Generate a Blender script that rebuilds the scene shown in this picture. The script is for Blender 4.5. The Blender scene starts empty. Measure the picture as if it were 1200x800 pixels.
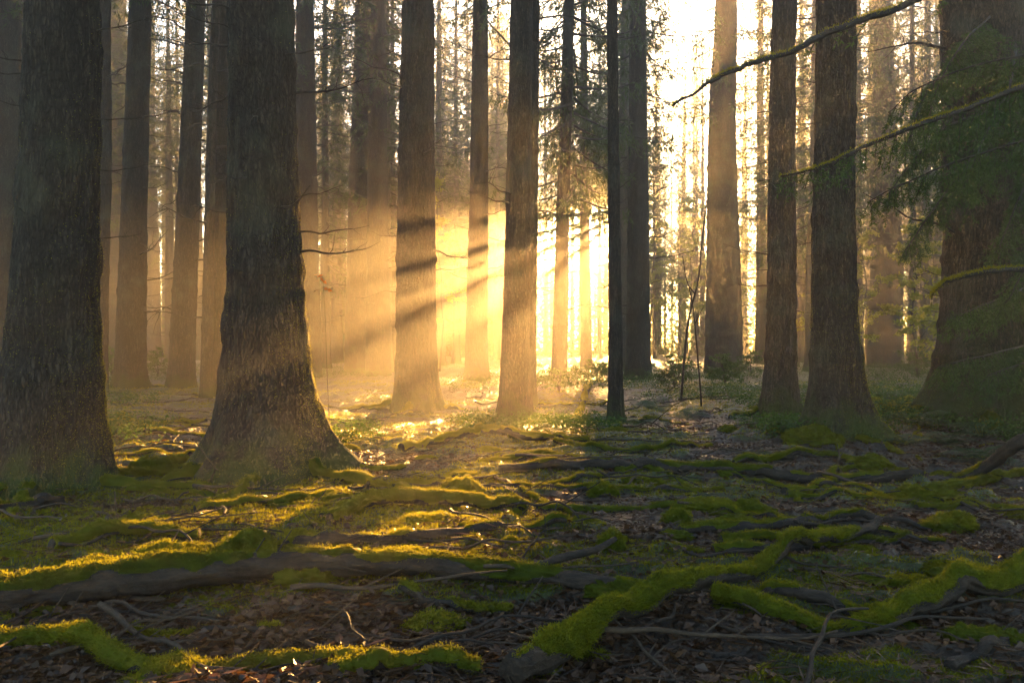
import bpy, math, random
import numpy as np
from mathutils import Vector

R = math.radians
random.seed(7)
rng = np.random.default_rng(7)
scene = bpy.context.scene
COL = scene.collection

# ------------------------------------------------------------------ camera model (photo pixels, 1200 x 800)
F, CX, CY, CAM_H = 933.0, 600.0, 400.0, 1.15
SUN_AZ, SUN_EL = R(8.2), R(9.2)


def dist(py):
    return CAM_H * F / (py - CY)


def at(px, d):
    return (px - CX) / F * d


def zat(py, d):
    return CAM_H + (CY - py) / F * d


# ------------------------------------------------------------------ noise
_perm = np.random.default_rng(3).permutation(512).astype(np.int64)
_perm = np.concatenate([_perm, _perm, _perm])
_val = np.random.default_rng(4).uniform(-1, 1, 512)


def vnoise(x, y, z=0.0):
    x, y, z = np.broadcast_arrays(np.asarray(x, float), np.asarray(y, float), np.asarray(z, float))
    xi, yi, zi = np.floor(x).astype(np.int64), np.floor(y).astype(np.int64), np.floor(z).astype(np.int64)
    fx, fy, fz = x - xi, y - yi, z - zi
    fx, fy, fz = [t * t * t * (t * (t * 6 - 15) + 10) for t in (fx, fy, fz)]

    def hsh(a, b, c):
        return _val[_perm[_perm[_perm[a & 511] + (b & 511)] + (c & 511)] & 511]
    r = 0
    for dx in (0, 1):
        for dy in (0, 1):
            for dz in (0, 1):
                w = (fx if dx else 1 - fx) * (fy if dy else 1 - fy) * (fz if dz else 1 - fz)
                r = r + w * hsh(xi + dx, yi + dy, zi + dz)
    return r


def fbm(x, y, z=0.0, o=4):
    a, s, f = 0.5, 0, 1.0
    for k in range(o):
        s = s + a * vnoise(x * f + 17.3 * k, y * f - 9.1 * k, np.asarray(z) * f + 5.7 * k)
        a *= 0.5
        f *= 2.03
    return s


def sstep(a, b, x):
    t = np.clip((x - a) / (b - a), 0, 1)
    return t * t * (3 - 2 * t)


# ------------------------------------------------------------------ ground shape
def moss_mask(x, y):
    x, y = np.asarray(x, float), np.asarray(y, float)
    n = fbm(x * 0.75 + 3.1, y * 1.25 + 8.2, 0, 4)
    n2 = fbm(x * 2.6 + 1, y * 3.6 + 2, 4.0, 3)
    bias = 0.62 * np.exp(-(((x + 1.5) / 2.3) ** 2 + ((y - 5.5) / 1.7) ** 2)) - 0.17 - 0.14 * np.exp(-(((x - 1.2) / 1.6) ** 2 + ((y - 3.6) / 1.3) ** 2))
    bias = bias + 0.05 * sstep(7, 12, y)
    return sstep(0.0, 0.13, n + 0.45 * n2 + bias)


def ground_h(x, y):
    x, y = np.asarray(x, float), np.asarray(y, float)
    h = 0.16 * fbm(x * 0.16 + 5, y * 0.16 + 1, 0, 2) * sstep(2, 12, np.hypot(x, y))
    h = h + 0.045 * fbm(x * 0.8, y * 0.8, 1.0, 3)
    rid = 1 - np.abs(fbm(x * 1.1 + 3, y * 1.9 + 7, 2.0, 3)) * 3.0
    pool = np.exp(-((x + 1.5) / 2.4) ** 2 - ((y - 5.6) / 1.9) ** 2)
    h = h + 0.045 * sstep(0.55, 1.0, rid) * (1 - 0.75 * pool)
    h = h + 0.03 * fbm(x * 5, y * 6, 3.0, 3) * (1 - 0.5 * pool)
    rid2 = 1 - np.abs(fbm(x * 2.1 + 13, y * 4.2 + 2, 6.0, 2)) * 5.0
    h = h + 0.035 * (1 - 0.75 * pool) * sstep(0.4, 1.0, rid2) * sstep(-0.1, 0.3, fbm(x * 1.3, y * 1.3, 7.0, 2))
    h = h + 0.018 * vnoise(x * 7, y * 8, 5.0) * np.exp(-(((x + 1.4) / 2.4) ** 2 + ((y - 5.4) / 2.0) ** 2))
    h = h + 0.045 * (1 - 0.5 * pool) * moss_mask(x, y) * (0.7 + 0.6 * fbm(x * 4, y * 4, 9.0, 2))
    h = h - 0.22 * np.exp(-((x + 1.7) ** 2 + (y - 14) ** 2) / (2 * 2.4 ** 2))
    h = h + 0.08 * np.exp(-((x + 1.7) / 2.3) ** 2 - ((y - 4.7) / 1.3) ** 2)
    h = h + 0.10 * np.exp(-((x - 3.4) ** 2 + (y - 8.6) ** 2) / (2 * 0.9 ** 2))
    return h - 0.01


def gh(x, y):
    return float(ground_h(x, y))


# ------------------------------------------------------------------ mesh helpers
class Acc:
    """collects pieces that become ONE mesh"""

    def __init__(self):
        self.V, self.Fs, self.n = [], [], 0

    def add(self, V, Fc, mi=0):
        V = np.asarray(V, float).reshape(-1, 3)
        self.V.append(V)
        self.Fs.append((np.asarray(Fc, np.int64) + self.n, mi))
        self.n += len(V)

    def mesh(self, name, mats, smooth=True):
        V = np.concatenate(self.V) if self.V else np.zeros((0, 3))
        me = bpy.data.meshes.new(name)
        me.vertices.add(len(V))
        me.vertices.foreach_set('co', V.astype(np.float32).ravel())
        loops = np.concatenate([f.ravel() for f, _ in self.Fs])
        tot = np.concatenate([np.full(len(f), f.shape[1]) for f, _ in self.Fs])
        mi = np.concatenate([np.full(len(f), m) for f, m in self.Fs])
        me.loops.add(len(loops))
        me.loops.foreach_set('vertex_index', loops.astype(np.int32))
        me.polygons.add(len(tot))
        start = np.concatenate([[0], np.cumsum(tot)[:-1]])
        me.polygons.foreach_set('loop_start', start.astype(np.int32))
        me.polygons.foreach_set('loop_total', tot.astype(np.int32))
        me.polygons.foreach_set('material_index', mi.astype(np.int32))
        me.polygons.foreach_set('use_smooth', np.full(len(tot), smooth))
        for m in mats:
            me.materials.append(m)
        me.update(calc_edges=True)
        me.validate()
        return me


def link(name, data, parent=None, loc=None):
    o = bpy.data.objects.new(name, data)
    COL.objects.link(o)
    if parent is not None:
        o.parent = parent
    if loc is not None:
        o.location = loc
    return o


def tag(o, label=None, cat=None, group=None, kind=None):
    if label:
        o['label'] = label
    if cat:
        o['category'] = cat
    if group:
        o['group'] = group
    if kind:
        o['kind'] = kind
    return o


def empty(name, loc, rz=0.0):
    o = link(name, None, None, loc)
    o.rotation_euler.z = rz
    o.empty_display_size = 0.2
    return o


def catmull(P, n):
    P = np.asarray(P, float)
    if len(P) < 3:
        t = np.linspace(0, 1, n)[:, None]
        return P[0] * (1 - t) + P[-1] * t
    Q = np.vstack([2 * P[0] - P[1], P, 2 * P[-1] - P[-2]])
    m = len(P) - 1
    out = []
    for s in np.linspace(0, m - 1e-6, n):
        i = int(s)
        t = s - i
        p0, p1, p2, p3 = Q[i], Q[i + 1], Q[i + 2], Q[i + 3]
        out.append(0.5 * (2 * p1 + (p2 - p0) * t + (2 * p0 - 5 * p1 + 4 * p2 - p3) * t * t + (3 * p1 - p0 - 3 * p2 + p3) * t ** 3))
    return np.array(out)


def frames(P):
    T = np.gradient(P, axis=0)
    T /= np.linalg.norm(T, axis=1)[:, None] + 1e-9
    up = np.array([0, 0, 1.0]) if abs(T[0][2]) < 0.9 else np.array([1.0, 0, 0])
    A = np.zeros_like(T)
    a = np.cross(T[0], up)
    for i in range(len(T)):
        a = a - T[i] * np.dot(a, T[i])
        a /= np.linalg.norm(a) + 1e-9
        A[i] = a
    return T, A, np.cross(A, T)


def tube(P, rad, seg=8, rough=0.0, freq=6.0, seed=0.0, furrow=0.0):
    """rings along P; returns V, quads, normals (ring normals)"""
    P = np.asarray(P, float)
    rad = np.broadcast_to(np.asarray(rad, float), (len(P),))
    T, A, B = frames(P)
    th = np.linspace(0, 2 * np.pi, seg, endpoint=False)
    N = A[:, None, :] * np.cos(th)[None, :, None] + B[:, None, :] * np.sin(th)[None, :, None]
    rr = np.repeat(rad[:, None], seg, 1)
    if rough:
        q = P[:, None, :] + N * rr[..., None]
        rr = rr * (1 + rough * 2 * fbm(q[..., 0] * freq + seed, q[..., 1] * freq, q[..., 2] * freq, 3) + rough * 1.1 * fbm(q[..., 0] * freq * 3 + seed, q[..., 1] * freq * 5, q[..., 2] * freq * 5, 3))
    if furrow:
        ln_ = np.r_[0, np.cumsum(np.linalg.norm(np.diff(P, axis=0), axis=1))][:, None]
        c_, s_ = np.cos(th)[None, :] * 2.6, np.sin(th)[None, :] * 2.6
        fr = 1 - np.abs(fbm(c_ + seed, s_ + 0 * ln_, ln_ * 2.2, 3)) * 4
        fr = fr + 0.7 * vnoise(c_ * 2.2 + seed, s_ * 2.2, ln_ * 12)
        rr = rr * (1 + furrow * fr)
    V = P[:, None, :] + N * rr[..., None]
    n = len(P)
    i, j = np.meshgrid(np.arange(n - 1), np.arange(seg), indexing='ij')
    q = np.stack([i * seg + j, i * seg + (j + 1) % seg, (i + 1) * seg + (j + 1) % seg, (i + 1) * seg + j], -1).reshape(-1, 4)
    V = V.reshape(-1, 3)
    # caps
    V = np.vstack([V, P[0], P[-1]])
    a, b = n * seg, n * seg + 1
    j = np.arange(seg)
    c1 = np.stack([np.full(seg, a), (j + 1) % seg, j], -1)
    c2 = np.stack([np.full(seg, b), (n - 1) * seg + j, (n - 1) * seg + (j + 1) % seg], -1)
    return V, q, np.vstack([c1, c2]), N.reshape(-1, 3)


def add_tube(acc, P, rad, seg=8, mi=0, **k):
    V, q, t, N = tube(P, rad, seg, **k)
    b = acc.n
    acc.add(V, q, mi)
    acc.Fs.append((t + b, mi))
    return V, N


def unit(a):
    return a / (np.linalg.norm(a, axis=-1, keepdims=True) + 1e-9)


def rhombs(acc, P, D, L, W, mi=0, g=rng, side=None, bend=0.0):
    """leaf-like four-point faces"""
    n = len(P)
    if n == 0:
        return
    D = unit(D)
    if side is None:
        side = g.normal(size=(n, 3))
    S = unit(np.cross(D, side))
    L = np.broadcast_to(np.asarray(L, float), (n,))[:, None]
    W = np.broadcast_to(np.asarray(W, float), (n,))[:, None]
    mid = P + D * L * 0.45
    tip = P + D * L
    if bend:
        tip = tip - np.array([0, 0, 1.0]) * L * bend * g.uniform(0.3, 1, (n, 1))
    V = np.stack([P, mid + S * W, tip, mid - S * W], 1).reshape(-1, 3)
    acc.add(V, np.arange(4 * n).reshape(-1, 4), mi)


def tris(acc, P, N, L, W, mi=0, g=rng, jit=0.5):
    n = len(P)
    if n == 0:
        return
    D = unit(N + g.normal(0, jit, (n, 3)))
    S = unit(np.cross(D, g.normal(size=(n, 3))))
    L = np.broadcast_to(np.asarray(L, float), (n,))[:, None]
    W = np.broadcast_to(np.asarray(W, float), (n,))[:, None]
    V = np.stack([P - S * W - D * L * 0.1, P + S * W - D * L * 0.1, P + D * L], 1).reshape(-1, 3)
    acc.add(V, np.arange(3 * n).reshape(-1, 3), mi)


# ------------------------------------------------------------------ materials
def mat(name):
    m = bpy.data.materials.new(name)
    m.use_nodes = True
    nt = m.node_tree
    nt.nodes.clear()
    out = nt.nodes.new('ShaderNodeOutputMaterial')
    return m, nt, out


def nd(nt, t, **kw):
    n = nt.nodes.new(t)
    for k, v in kw.items():
        if k in n.inputs:
            n.inputs[k].default_value = v
        else:
            setattr(n, k, v)
    return n


def ramp(nt, fac, stops):
    r = nt.nodes.new('ShaderNodeValToRGB')
    e = r.color_ramp.elements
    while len(e) < len(stops):
        e.new(0.5)
    for el, (p, c) in zip(e, stops):
        el.position = p
        el.color = (*c, 1) if len(c) == 3 else c
    nt.links.new(fac, r.inputs[0])
    return r.outputs[0]


def mixc(nt, fac, a, b):
    m = nt.nodes.new('ShaderNodeMix')
    m.data_type = 'RGBA'
    for sock, v in ((m.inputs[0], fac), (m.inputs[6], a), (m.inputs[7], b)):
        if hasattr(v, 'is_linked') or hasattr(v, 'node'):
            nt.links.new(v, sock)
        else:
            sock.default_value = v if not isinstance(v, tuple) else (*v, 1)
    return m.outputs[2]


def math_(nt, op, a, b=None, clamp=False):
    m = nt.nodes.new('ShaderNodeMath')
    m.operation = op
    m.use_clamp = clamp
    for s, v in ((m.inputs[0], a), (m.inputs[1], b)):
        if v is None:
            continue
        if hasattr(v, 'node'):
            nt.links.new(v, s)
        else:
            s.default_value = v
    return m.outputs[0]


def bark_material(name, lo, mid, hi, moss_h=0.5, moss_amt=0.5, scale=1.0):
    m, nt, out = mat(name)
    L = nt.links.new
    tc = nd(nt, 'ShaderNodeTexCoord')
    mp = nd(nt, 'ShaderNodeMapping')
    mp.inputs['Scale'].default_value = (1, 1, 0.4)
    L(tc.outputs['Object'], mp.inputs['Vector'])
    wob = nd(nt, 'ShaderNodeTexNoise', Scale=9 * scale, Detail=3.0)
    L(mp.outputs[0], wob.inputs['Vector'])
    addv = nd(nt, 'ShaderNodeVectorMath', operation='MULTIPLY_ADD')
    L(wob.outputs['Color'], addv.inputs[0])
    addv.inputs[1].default_value = (0.06, 0.06, 0.06)
    L(mp.outputs[0], addv.inputs[2])
    mp2 = nd(nt, 'ShaderNodeMapping')
    mp2.inputs['Scale'].default_value = (1, 1, 0.16)
    L(tc.outputs['Object'], mp2.inputs['Vector'])
    fu = nd(nt, 'ShaderNodeTexNoise', Scale=26 * scale, Detail=4.0, Roughness=0.55, Distortion=0.6)
    L(mp2.outputs[0], fu.inputs['Vector'])
    vo = nd(nt, 'ShaderNodeTexVoronoi', Scale=33 * scale, feature='DISTANCE_TO_EDGE')
    L(addv.outputs[0], vo.inputs['Vector'])
    no = nd(nt, 'ShaderNodeTexNoise', Scale=60 * scale, Detail=6.0, Roughness=0.7)
    L(mp.outputs[0], no.inputs['Vector'])
    big = nd(nt, 'ShaderNodeTexNoise', Scale=2.2, Detail=3.0)
    L(tc.outputs['Object'], big.inputs['Vector'])
    crack = math_(nt, 'MULTIPLY', vo.outputs['Distance'], 6.0, True)
    furrow = math_(nt, 'MULTIPLY', math_(nt, 'ABSOLUTE', math_(nt, 'SUBTRACT', fu.outputs['Fac'], 0.5)), 7.0, True)
    h = math_(nt, 'ADD', math_(nt, 'MULTIPLY', crack, 0.24), math_(nt, 'MULTIPLY', no.outputs['Fac'], 0.42))
    h = math_(nt, 'ADD', h, math_(nt, 'MULTIPLY', furrow, 0.36))
    col = ramp(nt, h, [(0.18, lo), (0.6, mid), (0.95, hi)])
    lich = ramp(nt, big.outputs['Fac'], [(0.52, (0, 0, 0)), (0.72, (1, 1, 1))])
    col = mixc(nt, math_(nt, 'MULTIPLY', lich, 0.35), col, (0.075, 0.085, 0.055))
    oi = nd(nt, 'ShaderNodeObjectInfo')
    hs = nd(nt, 'ShaderNodeHueSaturation')
    L(col, hs.inputs['Color'])
    L(math_(nt, 'ADD', math_(nt, 'MULTIPLY', oi.outputs['Random'], 0.5), 0.8), hs.inputs['Value'])
    col = hs.outputs[0]
    # moss creeping up from the foot
    sp = nd(nt, 'ShaderNodeSeparateXYZ')
    L(tc.outputs['Object'], sp.inputs[0])
    fall = math_(nt, 'SUBTRACT', 1.0, math_(nt, 'DIVIDE', sp.outputs['Z'], moss_h), True)
    mn = nd(nt, 'ShaderNodeTexNoise', Scale=5.0, Detail=5.0, Roughness=0.6)
    L(tc.outputs['Object'], mn.inputs['Vector'])
    mf = math_(nt, 'MULTIPLY', math_(nt, 'SUBTRACT', math_(nt, 'ADD', mn.outputs['Fac'], math_(nt, 'MULTIPLY', fall, 0.35)), 0.62), 6.0, True)
    mf = math_(nt, 'MULTIPLY', mf, math_(nt, 'MULTIPLY', fall, moss_amt * 2, True), True)
    col = mixc(nt, mf, col, (0.036, 0.045, 0.008))
    bs = nd(nt, 'ShaderNodeBsdfPrincipled', Roughness=0.88)
    bs.inputs['Specular IOR Level'].default_value = 0.25
    L(col, bs.inputs['Base Color'])
    bu = nd(nt, 'ShaderNodeBump', Strength=0.9, Distance=0.03)
    L(h, bu.inputs['Height'])
    L(bu.outputs[0], bs.inputs['Normal'])
    L(bs.outputs[0], out.inputs[0])
    return m


def leafy(name, cols, transl, tmix=0.5, spec=0.15, rough=0.6, nscale=0.8):
    """foliage: island-to-island colour variation, light passes through"""
    m, nt, out = mat(name)
    L = nt.links.new
    geo = nd(nt, 'ShaderNodeNewGeometry')
    tc = nd(nt, 'ShaderNodeTexCoord')
    no = nd(nt, 'ShaderNodeTexNoise', Scale=nscale, Detail=2.0)
    L(tc.outputs['Object'], no.inputs['Vector'])
    f = math_(nt, 'ADD', math_(nt, 'MULTIPLY', geo.outputs['Random Per Island'], 0.55), math_(nt, 'SUBTRACT', math_(nt, 'MULTIPLY', no.outputs['Fac'], 0.9), 0.2), True)
    k = len(cols) - 1
    c = ramp(nt, f, [(i / k, cc) for i, cc in enumerate(cols)])
    t = ramp(nt, f, [(0.0, tuple(v * 0.7 for v in transl)), (1.0, transl)])
    di = nd(nt, 'ShaderNodeBsdfPrincipled', Roughness=rough)
    di.inputs['Specular IOR Level'].default_value = spec
    L(c, di.inputs['Base Color'])
    tr = nd(nt, 'ShaderNodeBsdfTranslucent')
    L(t, tr.inputs['Color'])
    mx = nd(nt, 'ShaderNodeMixShader', Fac=tmix)
    L(di.outputs[0], mx.inputs[1])
    L(tr.outputs[0], mx.inputs[2])
    L(mx.outputs[0], out.inputs[0])
    return m


def wood_material(name, lo, hi, scale=1.0):
    m, nt, out = mat(name)
    L = nt.links.new
    tc = nd(nt, 'ShaderNodeTexCoord')
    mp = nd(nt, 'ShaderNodeMapping')
    mp.inputs['Scale'].default_value = (0.3, 1, 1)
    L(tc.outputs['Object'], mp.inputs['Vector'])
    no = nd(nt, 'ShaderNodeTexNoise', Scale=45 * scale, Detail=6.0, Roughness=0.7)
    no2 = nd(nt, 'ShaderNodeTexNoise', Scale=6 * scale, Detail=5.0, Roughness=0.65)
    L(mp.outputs[0], no.inputs['Vector'])
    L(tc.outputs['Object'], no2.inputs['Vector'])
    f = math_(nt, 'ADD', math_(nt, 'MULTIPLY', no.outputs['Fac'], 0.5), math_(nt, 'MULTIPLY', no2.outputs['Fac'], 0.5))
    mid = tuple(a * 0.65 + b * 0.35 for a, b in zip(lo, hi))
    c = ramp(nt, f, [(0.36, lo), (0.5, mid), (0.64, hi)])
    bs = nd(nt, 'ShaderNodeBsdfPrincipled', Roughness=0.7)
    bs.inputs['Specular IOR Level'].default_value = 0.3
    L(c, bs.inputs['Base Color'])
    bu = nd(nt, 'ShaderNodeBump', Strength=1.0, Distance=0.025)
    L(f, bu.inputs['Height'])
    L(bu.outputs[0], bs.inputs['Normal'])
    L(bs.outputs[0], out.inputs[0])
    return m


M = {}
M['bark'] = bark_material('spruce_bark', (0.008, 0.0057, 0.0043), (0.031, 0.0225, 0.0165), (0.076, 0.057, 0.042), 0.7, 0.6)
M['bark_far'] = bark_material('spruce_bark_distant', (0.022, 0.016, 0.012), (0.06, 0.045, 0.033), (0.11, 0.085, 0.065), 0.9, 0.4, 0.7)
M['bark_red'] = bark_material('old_spruce_bark', (0.01, 0.007, 0.005), (0.042, 0.028, 0.019), (0.09, 0.062, 0.044), 2.2, 0.5)
M['root'] = bark_material('root_bark', (0.014, 0.01, 0.007), (0.05, 0.036, 0.025), (0.1, 0.075, 0.052), 3.0, 0.6, 1.6)
M['dead'] = wood_material('dead_wood', (0.014, 0.01, 0.008), (0.06, 0.045, 0.034))
M['log'] = wood_material('fallen_wood', (0.004, 0.0026, 0.0018), (0.042, 0.027, 0.017), 1.3)
M['twig'] = wood_material('twig_wood', (0.018, 0.012, 0.007), (0.085, 0.056, 0.034), 2.0)
M['needle'] = leafy('spruce_needles', [(0.012, 0.022, 0.010), (0.03, 0.05, 0.018), (0.055, 0.075, 0.022)], (0.10, 0.13, 0.02), 0.35)
M['needle_near'] = leafy('young_needles', [(0.018, 0.036, 0.014), (0.04, 0.075, 0.024), (0.075, 0.115, 0.03)], (0.10, 0.15, 0.025), 0.35)
M['beech'] = leafy('beech_leaves', [(0.05, 0.08, 0.015), (0.08, 0.12, 0.02), (0.11, 0.12, 0.02)], (0.36, 0.38, 0.035), 0.55)
M['herb'] = leafy('herb_leaves', [(0.02, 0.045, 0.012), (0.045, 0.08, 0.02), (0.07, 0.11, 0.025)], (0.10, 0.16, 0.03), 0.4, 0.05, 0.8)
M['fern'] = leafy('fern_fronds', [(0.025, 0.05, 0.022), (0.04, 0.08, 0.035), (0.06, 0.10, 0.04)], (0.07, 0.12, 0.04), 0.35)
M['moss'] = leafy('moss', [(0.024, 0.020, 0.005), (0.030, 0.045, 0.003), (0.052, 0.075, 0.005), (0.12, 0.135, 0.008)], (0.44, 0.42, 0.022), 0.5, 0.1, 0.7, 16.0)
M['litter'] = leafy('leaf_litter', [(0.008, 0.004, 0.002), (0.025, 0.0125, 0.0055), (0.052, 0.025, 0.010), (0.10, 0.05, 0.02)], (0.12, 0.055, 0.015), 0.2, 0.35, 0.46)
M['orange_leaf'] = leafy('orange_leaf', [(0.3, 0.1, 0.02), (0.4, 0.14, 0.03)], (0.5, 0.16, 0.02), 0.5)


def ground_material():
    m, nt, out = mat('forest_floor')
    L = nt.links.new
    tc = nd(nt, 'ShaderNodeTexCoord')
    at_ = nd(nt, 'ShaderNodeAttribute', attribute_name='moss')
    n1 = nd(nt, 'ShaderNodeTexNoise', Scale=30.0, Detail=8.0, Roughness=0.75)
    n2 = nd(nt, 'ShaderNodeTexNoise', Scale=1.3, Detail=4.0)
    vo = nd(nt, 'ShaderNodeTexVoronoi', Scale=28.0)
    for n in (n1, n2, vo):
        L(tc.outputs['Object'], n.inputs['Vector'])
    f = math_(nt, 'ADD', math_(nt, 'MULTIPLY', n1.outputs['Fac'], 0.7), math_(nt, 'MULTIPLY', n2.outputs['Fac'], 0.3))
    brown = ramp(nt, f, [(0.32, (0.008, 0.006, 0.004)), (0.5, (0.026, 0.018, 0.012)), (0.72, (0.06, 0.04, 0.026))])
    bits = ramp(nt, vo.outputs['Color'], [(0.3, (0, 0, 0)), (0.9, (1, 1, 1))])
    brown = mixc(nt, math_(nt, 'MULTIPLY', bits, 0.35), brown, (0.05, 0.03, 0.018))
    green = ramp(nt, f, [(0.35, (0.014, 0.02, 0.003)), (0.7, (0.06, 0.07, 0.01))])
    mf = math_(nt, 'MULTIPLY', math_(nt, 'ADD', at_.outputs['Fac'], math_(nt, 'SUBTRACT', n1.outputs['Fac'], 0.5)), 1.3, True)
    mf = math_(nt, 'MULTIPLY', mf, math_(nt, 'MULTIPLY', at_.outputs['Fac'], 3.0, True), True)
    c = mixc(nt, mf, brown, green)
    bs = nd(nt, 'ShaderNodeBsdfPrincipled', Roughness=0.45)
    bs.inputs['Specular IOR Level'].default_value = 0.5
    L(c, bs.inputs['Base Color'])
    bu = nd(nt, 'ShaderNodeBump', Strength=1.0, Distance=0.03)
    L(math_(nt, 'ADD', f, math_(nt, 'MULTIPLY', vo.outputs['Distance'], 0.5)), bu.inputs['Height'])
    L(bu.outputs[0], bs.inputs['Normal'])
    L(bs.outputs[0], out.inputs[0])
    return m


M['ground'] = ground_material()

# ------------------------------------------------------------------ ground sheet


def graded(core0, core1, step, lo, hi, g):
    core = list(np.arange(core0, core1, step))
    a, s = core[-1], step
    up = []
    while a < hi:
        s *= g
        a += s
        up.append(min(a, hi))
    a, s = core[0], step
    dn = []
    while a > lo:
        s *= g
        a -= s
        dn.append(max(a, lo))
    return np.array(dn[::-1] + core + up)


xs = graded(-4.2, 4.2, 0.032, -60, 60, 1.035)
ys = graded(2.2, 9.0, 0.028, -14, 78, 1.028)
X, Y = np.meshgrid(xs, ys)
Zg = ground_h(X, Y)
acc = Acc()
nx, ny = len(xs), len(ys)
i, j = np.meshgrid(np.arange(ny - 1), np.arange(nx - 1), indexing='ij')
acc.add(np.stack([X, Y, Zg], -1).reshape(-1, 3), np.stack([i * nx + j, i * nx + j + 1, (i + 1) * nx + j + 1, (i + 1) * nx + j], -1).reshape(-1, 4))
gm = acc.mesh('ground', [M['ground']])
a = gm.attributes.new('moss', 'FLOAT', 'POINT')
a.data.foreach_set('value', moss_mask(X, Y).ravel().astype(np.float32))
tag(link('ground', gm), kind='structure')

# ------------------------------------------------------------------ dead side branches (shared meshes, one object per branch)


def dead_branch_mesh(seed, m='dead', sub=4):
    g = np.random.default_rng(seed)
    acc = Acc()
    n = 7
    t = np.linspace(0, 1, n)
    droop = g.uniform(-0.25, 0.12)
    P = np.stack([t, np.cumsum(g.normal(0, 0.03, n)), droop * t + g.uniform(0.0, 0.22) * t ** 2 + np.cumsum(g.normal(0, 0.018, n))], -1)
    P -= P[0]
    P = catmull(P, 14)
    add_tube(acc, P, np.linspace(0.016, 0.003, 14), 5)
    for k in range(sub):
        i0 = int(g.integers(4, 12))
        l = g.uniform(0.12, 0.4)
        d = unit(np.array([g.uniform(0.2, 0.8), g.choice([-1, 1]) * g.uniform(0.4, 1), g.normal(0, 0.35)]))
        q = P[i0] + np.linspace(0, 1, 5)[:, None] * d * l + np.cumsum(g.normal(0, 0.012, (5, 3)), 0)
        q[0] = P[i0]
        add_tube(acc, q, np.linspace(0.006, 0.0018, 5), 4)
    return acc.mesh('dead_branch', [M[m]])


DEAD = [dead_branch_mesh(100 + k, sub=[0, 2, 4, 6, 8, 3][k % 6]) for k in range(10)]

# ------------------------------------------------------------------ conifer crowns


def crown_mesh(seed, dens=1.0, H=15.0, Rr=2.7, fine=1.0):
    g = np.random.default_rng(seed)
    acc = Acc()
    S, D, Ln = [], [], []
    nb = int(85 * dens)
    for b in range(nb):
        f = (b + g.uniform(0, 1)) / nb
        L = Rr * (0.12 + (1 - f) ** 0.75) * g.uniform(0.6, 1.15)
        if f < 0.12:
            L *= g.uniform(0.4, 1.0)
        az = b * 2.4 + g.normal(0, 0.3)
        dr = g.uniform(0.15, 0.5)
        t = np.linspace(0, 1, 7)
        hor = np.array([math.cos(az), math.sin(az), 0])
        P = hor * (t * L)[:, None] + np.array([0, 0, 1.0]) * (f * H + L * (-dr * t + 0.25 * t ** 3))[:, None]
        add_tube(acc, P, np.linspace(0.035, 0.006, 7), 3, 1)
        nt_ = max(4, int(L / 0.17))
        for q in range(nt_):
            tt = (q + g.uniform(0, 1)) / nt_
            if tt < 0.15 and g.random() < 0.7:
                continue
            k = min(5, int(tt * 6))
            p = P[k] + (P[k + 1] - P[k]) * (tt * 6 - k)
            for s in (-1, 1):
                perp = np.array([-hor[1], hor[0], 0]) * s
                S.append(p)
                D.append(hor * g.uniform(0.1, 0.7) + perp * g.uniform(0.3, 0.9) + np.array([0, 0, -g.uniform(0.3, 1.3)]))
                Ln.append(g.uniform(0.25, 0.62) * (1 - 0.45 * tt))
    S, D, Ln = np.array(S), unit(np.array(D)), np.array(Ln)
    kb = int(9 * fine)
    t = g.uniform(0, 1, (len(S), kb))
    P = S[:, None] + D[:, None] * (t * Ln[:, None])[..., None]
    P[..., 2] -= 0.12 * t ** 2
    Db = D[:, None] * 0.9 + g.normal(0, 0.55, (len(S), kb, 3)) + np.array([0, 0, -0.25])
    rhombs(acc, P.reshape(-1, 3), Db.reshape(-1, 3), g.uniform(0.10, 0.24, P.shape[0] * kb), g.uniform(0.008, 0.02, P.shape[0] * kb), 0, g)
    return acc.mesh('crown', [M['needle'], M['dead']], smooth=False)


CROWN = [crown_mesh(200 + k) for k in range(4)]
DENSE = [crown_mesh(250 + k, 1.35, fine=1.5) for k in range(2)]
CROWN_H = 15.0

# ------------------------------------------------------------------ trunks


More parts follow.
